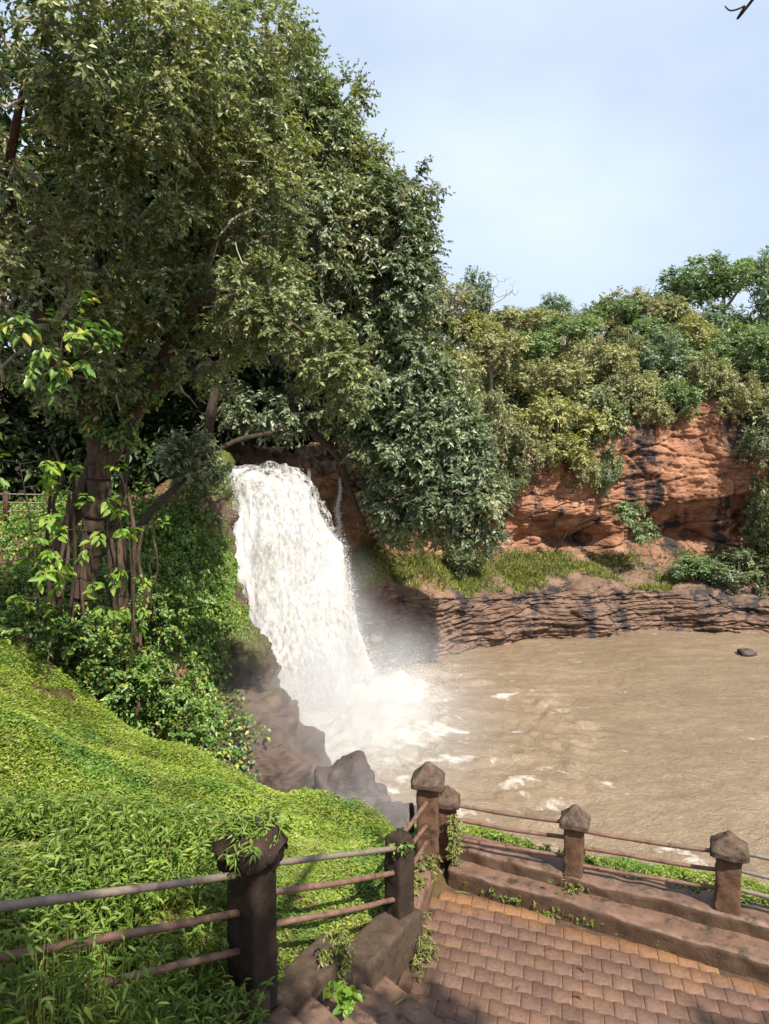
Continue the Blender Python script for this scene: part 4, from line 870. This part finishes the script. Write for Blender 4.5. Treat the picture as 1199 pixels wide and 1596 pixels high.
for (x, y, Y, rx, ry, n, lab) in ((40, 985, 15.6, 60, 40, 46, 'leafy shrub at the left edge above the grass slope'), (135, 1000, 16.4, 50, 42, 46, 'leafy shrub hiding the foot of the forked trunk'), (185, 1060, 16.2, 50, 45, 50, 'pale green shrub below the hanging roots'),
                                  (250, 1070, 17, 44, 40, 40, 'dense creeper bush halfway along the bank'), (290, 1135, 16.6, 30, 26, 24, 'yellowish bush at the foot of the bank beside the bare earth'), (250, 960, 18.6, 55, 50, 50, 'dark leafy bush right of the forked trunk')):
    c = W(x, y, Y); build_tree('bank_shrub', lab, 'shrub', [([c - (0, 0, 1.0), c - (0, 0, .5), c], [.04, .03, .015])], [blob(x, y, Y, rx, ry, .7) + (n,)], M['vine'], r, M['bark_dark'], M['bark_dark'], group='shrubs on the left bank', sp=dict(twigs=6, per=9, tl=.34, ll=.115, lw=.6, droop=.25, flat=.6), sides=6)
# ------------------------------------------------------------------ grass
r = np.random.default_rng(23)
def left_of(q, a, d, off): n_ = np.array((-d[1], d[0])); return (q - a) @ n_ > off
N0 = 900000
q = np.c_[r.uniform(-9.5, 4.6, N0), r.uniform(3.0, 16.5, N0)]
keep = r.random(N0) < np.clip(8.5 / np.hypot(q[:, 0], q[:, 1]), 0, 1) ** 1.4 * .82
m_l = left_of(q, P1, dr, .10) & left_of(q, P2, d23, .10); d46n = np.array((-d46[1], d46[0])); m_r = ((q - P4) @ d46n > .27) & ((q - P4) @ d46n < 1.5) & (q[:, 0] > .3)
q = q[keep & (m_l | m_r)]; z = ground_z(q[:, 0], q[:, 1]); P = np.c_[q, z]
xx, yy = px_of(P); ok = (xx > -60) & (xx < 1260) & (yy < 1640) & (z > -3.2) & (P[:, 1] < 15.2 + .5 * vnoise(P * .9, 3))
bare = fbm(P * np.array((1.1, 1.1, 0)), 3, 51); ok &= (bare > -.8) | (P[:, 1] < 8.5)
P = P[ok]; n = len(P); dist = np.linalg.norm(P, axis=1); sc = np.clip(dist / 11, .7, 1.0) * .88
tall = np.clip(fbm(P * np.array((.8, .8, 0)), 3, 61) * .8 + .35, .05, 1) + np.clip((-P[:, 0] - 3.0) / 2.5, 0, 1.2) * np.clip((10 - P[:, 1]) / 3, 0, 1)
hgt = r.random(n) * (.17 + .3 * np.clip(fbm(P * np.array((.55, .55, 0)), 3, 67) + .1, 0, 1)) * tall * sc
az = r.uniform(0, 2 * np.pi, n); up = r.uniform(-.25, .9, n); d = unit(np.c_[np.cos(az), np.sin(az), up]); nn_ = unit(np.c_[-np.cos(az) * up * .6 + r.normal(0, .3, n), -np.sin(az) * up * .6 + r.normal(0, .3, n), np.ones(n)])
creep = fbm(P * np.array((.5, .5, 0)), 3, 71) + .25 * r.normal(size=n) > .05; l = r.uniform(.055, .125, n) * sc * np.where(creep, .75, 1); wd = l * np.where(creep, r.uniform(.4, .6, n), r.uniform(.16, .28, n))
V, Fc = leaf_mesh(P + np.c_[np.zeros(n), np.zeros(n), hgt], d, nn_, l, wd, False, .3, .35)
print('grass', n)
tag(mesh_np('grass', V, Fc, M['grass']), 'bright green leafy grass covering the slope', None, kind='stuff')
# rank darker stems at the near left, over the rail
q = np.c_[r.uniform(-4.6, -.9, 60000), r.uniform(3.0, 8, 60000)]; q = q[left_of(q, P1, dr, .12) & (r.random(60000) < .5 * np.clip((-q[:, 0] - .6) / 2, .1, 1))]; P = np.c_[q, ground_z(q[:, 0], q[:, 1])]
xx, yy = px_of(P); P = P[(xx > -80) & (yy < 1680) & (xx < 420)]
nb = fbm(P * np.array((1.5, 1.5, 0)), 2, 91); P = P[nb > -.15][:5200]; n = len(P)
hs = r.uniform(.12, .42, n); top = P + np.c_[r.normal(0, .09, n), r.normal(0, .09, n), hs]
stg = frusta(P, top, np.full(n, .003), np.full(n, .002), 3); per = 7
Bp = np.repeat(P, per, 0); Tp = np.repeat(top, per, 0); t = np.tile(np.linspace(.25, 1, per), n)[:, None]; az = r.uniform(0, 2 * np.pi, n * per); d = unit(np.c_[np.cos(az), np.sin(az), r.uniform(-.3, .6, n * per)])
l = r.uniform(.05, .10, n * per); lf = leaf_mesh(Bp * (1 - t) + Tp * t, d, np.c_[r.normal(0, .4, n * per), r.normal(0, .4, n * per), np.ones(n * per)], l, l * r.uniform(.22, .34, n * per), False, .3, .4)
n3 = 1700; tq = np.where(r.random(n3) < .6, r.uniform(.28, .8, n3), r.uniform(.06, 1.0, n3)); side_ = r.uniform(-.26, .14, n3); P3w = np.c_[P1 + (P0 - P1) * tq[:, None] + nl * side_[:, None], .93 + r.uniform(-.25, .08, n3)]
az = r.uniform(0, 2 * np.pi, n3); top3 = P3w + np.c_[np.cos(az) * .10 + nl[0] * -.05, np.sin(az) * .10 + nl[1] * -.05, r.uniform(-.05, .25, n3) + 3.4 * np.clip(tq - .26, 0, .36) * r.random(n3) ** .7]
Bp3, Tp3 = np.repeat(P3w, 7, 0), np.repeat(top3, 7, 0); t3 = np.tile(np.linspace(.3, 1, 7), n3)[:, None]; az = r.uniform(0, 2 * np.pi, n3 * 7); d3 = unit(np.c_[np.cos(az), np.sin(az), r.uniform(-.6, .5, n3 * 7)]); l3 = r.uniform(.045, .09, n3 * 7)
lf = merge([lf, leaf_mesh(Bp3 * (1 - t3) + Tp3 * t3, d3, np.c_[r.normal(0, .4, n3 * 7), r.normal(0, .4, n3 * 7), np.ones(n3 * 7)], l3, l3 * r.uniform(.2, .3, n3 * 7), True, .3, .4)]); stg = merge([stg, frusta(P3w, top3, np.full(n3, .003), np.full(n3, .002), 3)])
g = empty('tall_grass', 'taller darker weeds by the stair railing', None, kind='stuff'); mesh_np('blades', *lf, M['grass_dark'], g)['kind'] = 'stuff'; mesh_np('stalks', *stg, M['grass_dry'], g)['kind'] = 'stuff'

# ------------------------------------------------------------------ far bench grass and slope scrub
r = np.random.default_rng(29)
FX, FY = px_of(FS2)
mk = np.clip((tt - 4.72) / .2, 0, 1) * np.clip((5.6 + .5 * fbm(FS2 * .4, 2, 27) - tt) / .3, 0, 1) * np.clip(fbm(FS2 * .45, 3, 7) * 1.4 + .55, .04, 1) * (FX > 560) * (FX < 1230)
P, N = scatter(FS2, cell(mk), 30000, r); l = r.uniform(.12, .34, len(P)); d = unit(r.normal(0, .35, P.shape) + np.array((0, -.35, .55)) )
V, Fc = leaf_mesh(P, d, np.tile(np.array((0, -1.0, .4)), (len(P), 1)) + r.normal(0, .3, P.shape), l, l * .16, False, .2, .5)
tag(mesh_np('ledge_grass', V, Fc, M['grass_dry']), 'yellow green grass on the ledge below the orange cliff', None, kind='stuff')
mk = np.clip((2.95 + .35 * np.clip((FX - 1110) / 40, 0, 1) + .25 * fbm(FS2 * .5, 2, 19) - tt) / .3, 0, 1) * np.clip((tt - .9) / .2, 0, 1) * (FX > 480) * (FX < 1300) * np.clip(fbm(FS2 * .35, 3, 9) + .7, .05, 1)
P, N = scatter(FS2, cell(mk), 3000, r); D_ = unit(np.array((0, -.5, .8)) + r.normal(0, .3, P.shape)); P = P + D_ * r.uniform(.1, 1.3, (len(P), 1))
lv, _ = sprays(P, D_, r, 6, 5, .75, .3, .52, .25, False, 1.2, False); kk = r.random(len(P)) < .25; _, tw = sprays(P[kk], D_[kk], r, 4, 1, 1.0, .1, .5, .1, False, 1.2, True); sc_ = empty('scrub', 'tangled scrub filling the slope above the cliff', None, kind='stuff')
mesh_np('foliage', *lv, M['scrub'], sc_)['kind'] = 'stuff'; mesh_np('twigs', *tw, M['bark_pale'], sc_)['kind'] = 'stuff'

# ------------------------------------------------------------------ trees and shrubs across the gorge: prototypes, then single copies
def proto(kind, leafm, seed, rad, n, trunk=4.0, lean=0, back=0, flat=False, sp=dict(twigs=6, per=8, tl=.55, ll=.2, lw=.58, droop=.15, rich=False, flat=.6, wood=False), wood=M['bark_pale'], tr=.14):
    rr = np.random.default_rng(seed); bl = []
    for k in range(22):
        d = unit(rr.normal(size=3)); c = d * np.array(rad) * rr.uniform(.45, .82)
        if flat: c[2] = rad[2] * rr.uniform(-.1, .6)
        bl.append((c, np.array(rad) * rr.uniform(.16, .32) * (np.array((1.2, 1.2, .5)) if flat else 1), max(4, n // 15)))
    st_ = [([(lean, back, -trunk), (lean * .4, back * .6 + .1, -trunk * .5), (0, 0, -rad[2] * .3), (.1, 0, rad[2] * .35)], [tr * 1.3, tr, tr * .7, tr * .2])]
    for k in range(3): a = rr.uniform(0, 6.28); st_.append(([(0, 0, -rad[2] * .75), (math.cos(a) * rad[0] * .3, math.sin(a) * rad[1] * .3, -rad[2] * .2), (math.cos(a) * rad[0] * .6, math.sin(a) * rad[1] * .6, rad[2] * .25)], [tr * .6, tr * .4, tr * .12]))
    return build_tree(kind, None, None, st_, bl, leafm, rr, wood, M['bark_pale'], origin=(0, 0, 0), sp=sp, sides=7, gr=dict(tip_r=.016, wob=.2, step=.5))
KINDS = {
    'green': ('rim_tree', 'leaf_far_green', (2.6, 2.4, 2.2), 150, False), 'blue': ('rim_tree', 'leaf_far_blue', (2.6, 2.4, 2.2), 120, False),
    'olive': ('rim_tree', 'leaf_far_olive', (2.7, 2.4, 2.0), 130, False), 'yellow': ('cliff_shrub', 'leaf_far_yellow', (2.6, 2.2, 2.2), 170, False),
    'russet': ('rim_tree', 'leaf_far_russet', (2.6, 2.4, 2.0), 90, False), 'flat': ('umbrella_tree', 'leaf_far_olive', (3.4, 3.0, 1.6), 120, True),
    'flatgreen': ('umbrella_tree', 'leaf_far_green', (3.4, 3.0, 1.9), 150, True), 'dark': ('cliff_shrub', 'leaf_dark', (2.2, 2.0, 2.2), 130, False)}
PR = {}
FARY = lambda x: float(np.interp(x, fx, Y0))
fars = [
    ('olive', 835, 505, 46, 30, 17, 'low spreading tree filling the ridge before the feathery one'),
    ('flat', 915, 512, 60, 26, 15, 'flat pale crown between the two dark ridge trees'),
    ('green', 990, 520, 50, 34, 14, 'green crown under the wide flat topped tree'),
    ('olive', 1050, 505, 46, 34, 16, 'olive crown left of the tall umbrella tree'),
    ('blue', 1115, 510, 50, 36, 15, 'grey green crown under the tall umbrella tree'),
    ('yellow', 745, 515, 46, 34, 12, 'yellowish tree under the thin grey green one'),
    ('russet', 700, 478, 58, 52, 13, 'reddish brown leaved tree on the ridge right of the big trees'),
    ('olive', 655, 520, 55, 50, 12, 'olive tree half hidden by the big dark tree on the ridge'),
    ('blue', 738, 470, 36, 46, 16, 'thin grey green tree poking highest at the left of the ridge'),
    ('olive', 795, 505, 62, 34, 15, 'broad low olive tree on the ridge next to the reddish one'),
    ('blue', 862, 492, 46, 30, 18, 'feathery pale tree behind the ridge line'),
    ('green', 880, 525, 60, 40, 13, 'rich green round tree in the middle of the ridge'),
    ('green', 955, 490, 52, 34, 15, 'darker green tree on the skyline right of the middle'),
    ('flat', 1015, 492, 92, 36, 16, 'wide flat topped olive tree on the skyline'),
    ('flatgreen', 1128, 450, 106, 50, 18, 'tallest umbrella shaped tree with pale branches at right skyline'),
    ('blue', 1205, 470, 62, 72, 15, 'bluish green tree cut by the right edge of the photo'),
    ('yellow', 1085, 530, 52, 38, 12, 'yellow green tree under the tall umbrella tree'),
    ('olive', 690, 575, 60, 48, 9, 'olive shrubby tree beside the dark tree crown'),
    ('olive', 765, 548, 60, 46, 10, 'pale olive tree below the reddish ridge tree'),
    ('green', 825, 545, 50, 36, 10.5, 'small green tree above the dark hollow'),
    ('olive', 850, 590, 66, 40, 8, 'drooping olive tree over the dark hollow on the slope'),
    ('olive', 925, 565, 60, 46, 9.5, 'tangled olive tree with bare branches mid slope'),
    ('russet', 975, 545, 48, 36, 11, 'brownish twiggy tree below the flat topped tree'),
    ('blue', 1035, 560, 56, 44, 9, 'grey green tree above the orange cliff'),
    ('green', 1165, 545, 62, 54, 8, 'leafy green tree at the right end of the cliff top'),
    ('olive', 705, 655, 52, 56, 6, 'yellowish shrub at the edge of the big dark tree'),
    ('russet', 765, 660, 46, 60, 6, 'brown dry shrub hanging left of the bright bush'),
    ('yellow', 868, 668, 68, 62, 4.8, 'bright yellow green bush overhanging the cliff'),
    ('dark', 935, 660, 44, 62, 5.4, 'dark shrub between the bright bush and the orange cliff'),
    ('olive', 985, 610, 52, 40, 6.5, 'olive shrub at the upper left edge of the orange cliff'),
    ('green', 1052, 628, 40, 36, 5.2, 'fresh green shrub on the cliff brow above the dark stain'),
    ('olive', 1160, 622, 44, 38, 4.6, 'pale olive shrub hanging over the right of the cliff'),
    ('green', 1215, 590, 48, 50, 6, 'green shrub at the right edge above the cliff'),
    ('dark', 1215, 780, 46, 110, 3.4, 'dark ivy covered shrub at the right edge of the orange cliff'),
    ('dark', 1150, 885, 60, 36, 2.4, 'dark green shrub on the ledge at the right below the cliff'),
    ('green', 1085, 893, 56, 28, 2.4, 'lighter leafy shrub on the ledge left of the dark one'),
    ('dark', 1215, 920, 40, 60, 2.0, 'shadowed shrub at the right end of the ledge'),
    ('dark', 735, 860, 40, 36, 2.6, 'small dark shrub where the ledge meets the big tree'),
    ('russet', 815, 705, 46, 46, 4.4, 'dry twiggy shrub hanging under the bright bush on its left'),
    ('olive', 905, 735, 34, 40, 4.2, 'straggling olive shrub hanging below the bright bush'),
    ('dark', 945, 730, 28, 44, 4.4, 'dark trailing shrub on the left margin of the bare cliff'),
    ('olive', 1010, 640, 40, 34, 5.0, 'small olive shrub on the brow left of the fresh green one'),
    ('olive', 1105, 590, 40, 40, 6.0, 'dry grassy shrub on the rocky knob above the cliff'),
    ('dark', 1190, 680, 36, 50, 4.0, 'dark shrub hanging at the right shoulder of the cliff'),
    ('dark', 800, 745, 30, 40, 4.2, 'small shrub with hanging roots left on the cliff'),
]
for k, (kd_, px, py, rx, ry, dY, lab) in enumerate(fars):
    nm_, lm, rad, n, flat = KINDS[kd_]
    v = 0; low = dY < 7; nm_ = 'cliff_shrub' if low else nm_; v = (v, low)
    if (kd_, v) not in PR:
        PR[kd_, v] = (proto(nm_, M[lm], 100 + len(PR) * 7, rad, n, flat=flat, **(dict(trunk=2.0, back=2.5) if nm_ == 'cliff_shrub' else {})), False)
    src, used = PR[kd_, v]
    if not used: o = src; PR[kd_, v] = (src, True)
    else:
        o = src.copy(); col.objects.link(o)
        for c in list(src.children):
            c2 = c.copy(); col.objects.link(c2); c2.parent = o
            for g in list(c.children): g2 = g.copy(); col.objects.link(g2); g2.parent = c2
    Y = FARY(px) + dY; s = Y / F; o.location = W(px, py, Y); o.scale = (rx * s / rad[0], .5 * (rx + ry) * s / rad[1], ry * s / rad[2]); o.rotation_euler = (0, 0, (k * 1.1) % .9 - .45)
    tag(o, lab, 'tree' if 'tree' in lab else 'shrub', 'trees and shrubs across the gorge')
# thin bare branches on the skyline
for (px, py, sz, lab) in ((765, 470, 1.0, 'bare leafless twigs standing against the sky on the left ridge'),):
    Y = 47; b0 = W(px, py + 40, Y); rr = np.random.default_rng(4); tips, dd = ell(b0 + np.array((.2, 0, 2.2)), (1.7, 1.2, 1.5), 46, rr)
    root = empty('bare_tree', lab, 'tree', loc=tuple(b0)); st_ = [(np.array([b0 - (0, 0, 1.5), b0, b0 + (0, 0, 1.2)]), np.array([.09, .07, .05]), None)]
    V, Fc = grow(st_, tips, rr, .4, .012, .1, .2); mesh_np('branches', V - b0, Fc, M['bark_pale'], root)['kind'] = 'stuff'; V, Fc = tube(st_[0][0] - b0, st_[0][1], 6); mesh_np('trunk', V, Fc, M['bark_pale'], root)
# bush on its own branch growing out of the orange cliff
cy = FARY(980) + 3.4; r = np.random.default_rng(31)
build_tree('cliff_bush', 'small green bush at the end of a bare branch on the orange cliff', 'bush', [([W(860, 868, cy + .6), W(890, 825, cy), W(930, 805, cy - .3), (W(985, 800, cy - .5))], [.06, .05, .04, .02])],
           [blob(982, 798, cy - .5, 20, 14, .5) + (30,), blob(1005, 825, cy - .5, 16, 18, .4) + (26,), blob(966, 790, cy - .4, 12, 8, .4) + (12,)], M['leaf_far_green'], r, M['bark_dark'], M['bark_dark'], sp=dict(twigs=5, per=9, tl=.4, ll=.16, lw=.35, droop=.5, rich=False), sides=6)
# mossy mound beside the fall
c = W(575, 888, 28.6); P, N = ell(c, (.75, .6, .7), 7000, r, .9); l = r.uniform(.06, .14, len(P)); V, Fc = leaf_mesh(P - c, unit(N + r.normal(0, .5, P.shape) + np.array((0, 0, -.5))), N, l, l * .4, False)
mo = empty('mossy_bush', 'rounded mossy yellow green bush on the rock beside the fall', 'bush', loc=tuple(c)); mesh_np('foliage', V, Fc, M['ivy_dry'], mo)
u, v = np.meshgrid(np.linspace(0, np.pi, 20), np.linspace(0, 2 * np.pi, 30), indexing='ij'); d = np.stack((np.sin(u) * np.cos(v), np.sin(u) * np.sin(v), np.cos(u)), -1)
mesh_np('core', d * np.array((.72, .57, .67)) * (1 + .15 * fbm(d * 2, 3, 3))[..., None], [grid_faces(20, 30)], M['soil'], mo)

# ------------------------------------------------------------------ small plants on the masonry
r = np.random.default_rng(37)
def plant(name, lab, P, D, m, ll=.07, twigs=3, per=6, tl=.12, lw=.4, droop=.5, cat='plant'):
    P = np.asarray(P, float); org = P.mean(0); lv, tw = sprays(P - org, np.asarray(D, float), r, twigs, per, tl, ll, lw, droop, True)
    t = empty(name, lab, cat, loc=tuple(org)); mesh_np('leaves', *lv, m, t)['kind'] = 'stuff'; mesh_np('stems', *tw, M['grass_dry'], t)['kind'] = 'stuff'; return t
pts = [np.append(P1 + (P0 - P1) * t_ - nl * .165, z_) for t_, z_ in zip(r.uniform(.06, 1.1, 150), r.uniform(.35, .98, 150))]; plant('weed', 'weeds trailing down the wall under the rails at lower left', pts, np.tile((-nl[0], -nl[1], -.5), (150, 1)) + r.normal(0, .4, (150, 3)), M['grass_dark'], .07, 2, 6, .13, .28, .5)
c1 = np.array((P1[0], P1[1], 2.03)); n = 64
plant('weed', 'tuft of weeds growing out of the broken post cap', c1 + r.normal(0, 1, (n, 3)) * np.array((.085, .085, .035)), r.normal(0, .5, (n, 3)) + np.array((0, 0, .8)), M['grass_dark'], .075, 3, 5, .10, .26, .5)
c2 = np.array((P2[0] - .03, P2[1] - .05, 1.12)); plant('ivy', 'sprig of ivy on the rounded low post', c2 + r.normal(0, 1, (8, 3)) * np.array((.06, .05, .03)), r.normal(0, .5, (8, 3)) + np.array((0, -.3, .1)), M['vine'], .05, 2, 5, .09)
pts = [W(x, y, Y) for x, y, Y in [(r.uniform(700, 714), r.uniform(1268, 1335), 7.42) for _ in range(44)]]; plant('ivy', 'yellow green ivy hanging down the small corner post', pts, np.tile((0, -.6, -.3), (44, 1)) + r.normal(0, .4, (44, 3)), M['ivy_dry'], .04, 2, 6, .07)
pts = [np.append(P2 + (P3 - P2) * t_ + np.array((-d23[1], d23[0])) * r.normal(0, .09), .33) for t_ in r.uniform(.35, 1.0, 40)]; plant('ivy', 'dry ivy creeping on the low wall between the two corner posts', pts, r.normal(0, .5, (40, 3)) + np.array((0, 0, .5)), M['ivy_dry'], .05, 2, 6, .09)
pts = [W(x, y, Y) for x, y, Y in [(525 + r.normal(0, 12), r.uniform(1450, 1560), 5.35 - (_ % 3) * .02) for _ in range(46)]]; plant('ivy', 'pale trailing creeper on the stepped wall by the stairs', pts, np.tile((.3, -.6, -.4), (46, 1)) + r.normal(0, .4, (46, 3)), M['ivy_dry'], .045, 2, 6, .07)
pts = [W(x, y, 4.98) for x, y in ((528, 1560), (540, 1552), (535, 1568), (548, 1545), (522, 1550))]; plant('weed', 'bright green broad leaved weed at the foot of the wall', pts, np.tile((0, -.3, .9), (5, 1)) + r.normal(0, .3, (5, 3)), M['leaf_fresh'], .085, 2, 4, .09, .65, .2)
pts = [np.append(k2a + kn * (.36 + r.uniform(0, .12)) + kd * r.uniform(.2, 3.2), KZ2 - .02) for _ in range(90)]; plant('weed', 'low weeds along the outer edge of the terrace kerb', pts, r.normal(0, .5, (90, 3)) + np.array((0, 0, .7)), M['grass_dark'], .06, 3, 6, .1, .35)
pts = [np.append(k1a + kd * s_ - kn * .012, r.uniform(.02, .12)) for s_ in np.concatenate((r.uniform(.5, 1.6, 40), r.uniform(.1, 2.2, 14)))]; plant('moss_weed', 'tiny moss plants on the riser of the lower kerb step', pts, np.tile((-.4, -.8, .1), (54, 1)) + r.normal(0, .4, (54, 3)), M['grass_dark'], .022, 2, 5, .03)
pts = [np.append(P5 + r.normal(0, .09, 2) + np.array((-.02, -.12)), .24 + abs(r.normal(0, .05))) for _ in range(26)]; plant('ivy', 'small brownish creeper round the foot of the middle pool post', pts, r.normal(0, .6, (26, 3)), M['ivy_dry'], .03, 2, 5, .05)
pts = [np.append(np.array((.36, 6.35)) + r.normal(0, .10, 2) * np.array((.5, 2.2)), .04 + abs(r.normal(0, .05))) for _ in range(40)]; plant('weed', 'dead grass and weeds in the corner between wall and paving', pts, r.normal(0, .6, (40, 3)) + np.array((0, 0, .3)), M['ivy_dry'], .05, 2, 5, .07, .22)
# sticks and leaves lying on the paving
for k, (x, y, l, a, lab) in enumerate(((855, 1480, .10, .3, 'dark twig lying on the paving near the kerb'), (905, 1512, .09, -.9, 'dark stick in the middle of the paving'), (900, 1555, .08, -.6, 'curled dark leaf stem low on the paving'), (808, 1540, .04, .8, 'small dark fragment on the paving'), (720, 1392, .16, -.2, 'dry pale stick in the corner under the kerb'), (625, 1560, .14, .7, 'pale straw lying on the lowest step'))):
    c = G(x, y, .012 if k < 5 else .16); dv = np.array((math.cos(a), math.sin(a), 0)); V, Fc = tube([-dv * l * .5, np.array((.01, .01, .006)), dv * l * .5], [.006, .008, .003], 6, 8, .3, k); o = mesh_np('twig', V, Fc, M['litter'] if k < 4 else M['grass_dry'], None, True); o.location = c; tag(o, lab, 'twig')

# ------------------------------------------------------------------ tree over the viewer: shades the terrace, its twig tips enter at top right
r = np.random.default_rng(41)
ov_st = [([(4.5, -7.5, 1.0), (4.2, -6.5, 5), (3.6, -5, 8.5), (2.5, -3.2, 10.5)], [.4, .34, .24, .12]), ([(3.6, -5, 8.5), (0, -4.2, 10), (-3.5, -3.2, 10.6)], [.2, .14, .05]), ([(2.5, -3.2, 10.5), (2.9, 0, 9.8), (2.65, 3.2, 8.0), tuple(W(1178, -6, 4.0)), tuple(W(1160, 10, 4.0)), tuple(W(1140, 17, 4.0)), tuple(W(1130, 10, 4.0))], [.1, .06, .02, .008, .005, .004, .003])]
ov_bl = [((5.2, -2.6, 9.9), (2.6, 1.4, 1.1), 62), ((2.4, -2.8, 10.2), (2.2, 1.3, 1.1), 60), ((-.6, -3.0, 10.6), (2.2, 1.5, 1.1), 60), ((-3.4, -3.2, 10.8), (2.0, 1.5, 1.1), 26), ((7.6, -2.8, 9.6), (2.0, 1.6, 1.1), 80)]
build_tree('overhanging_tree', 'tree above the viewer with dark curled twig tips at top right', 'tree', ov_st, ov_bl, M['leaf_main'], r, M['bark_dark'], M['bark_dark'], sp=dict(spA, twigs=5, ll=.2), sides=8, jit=.1)
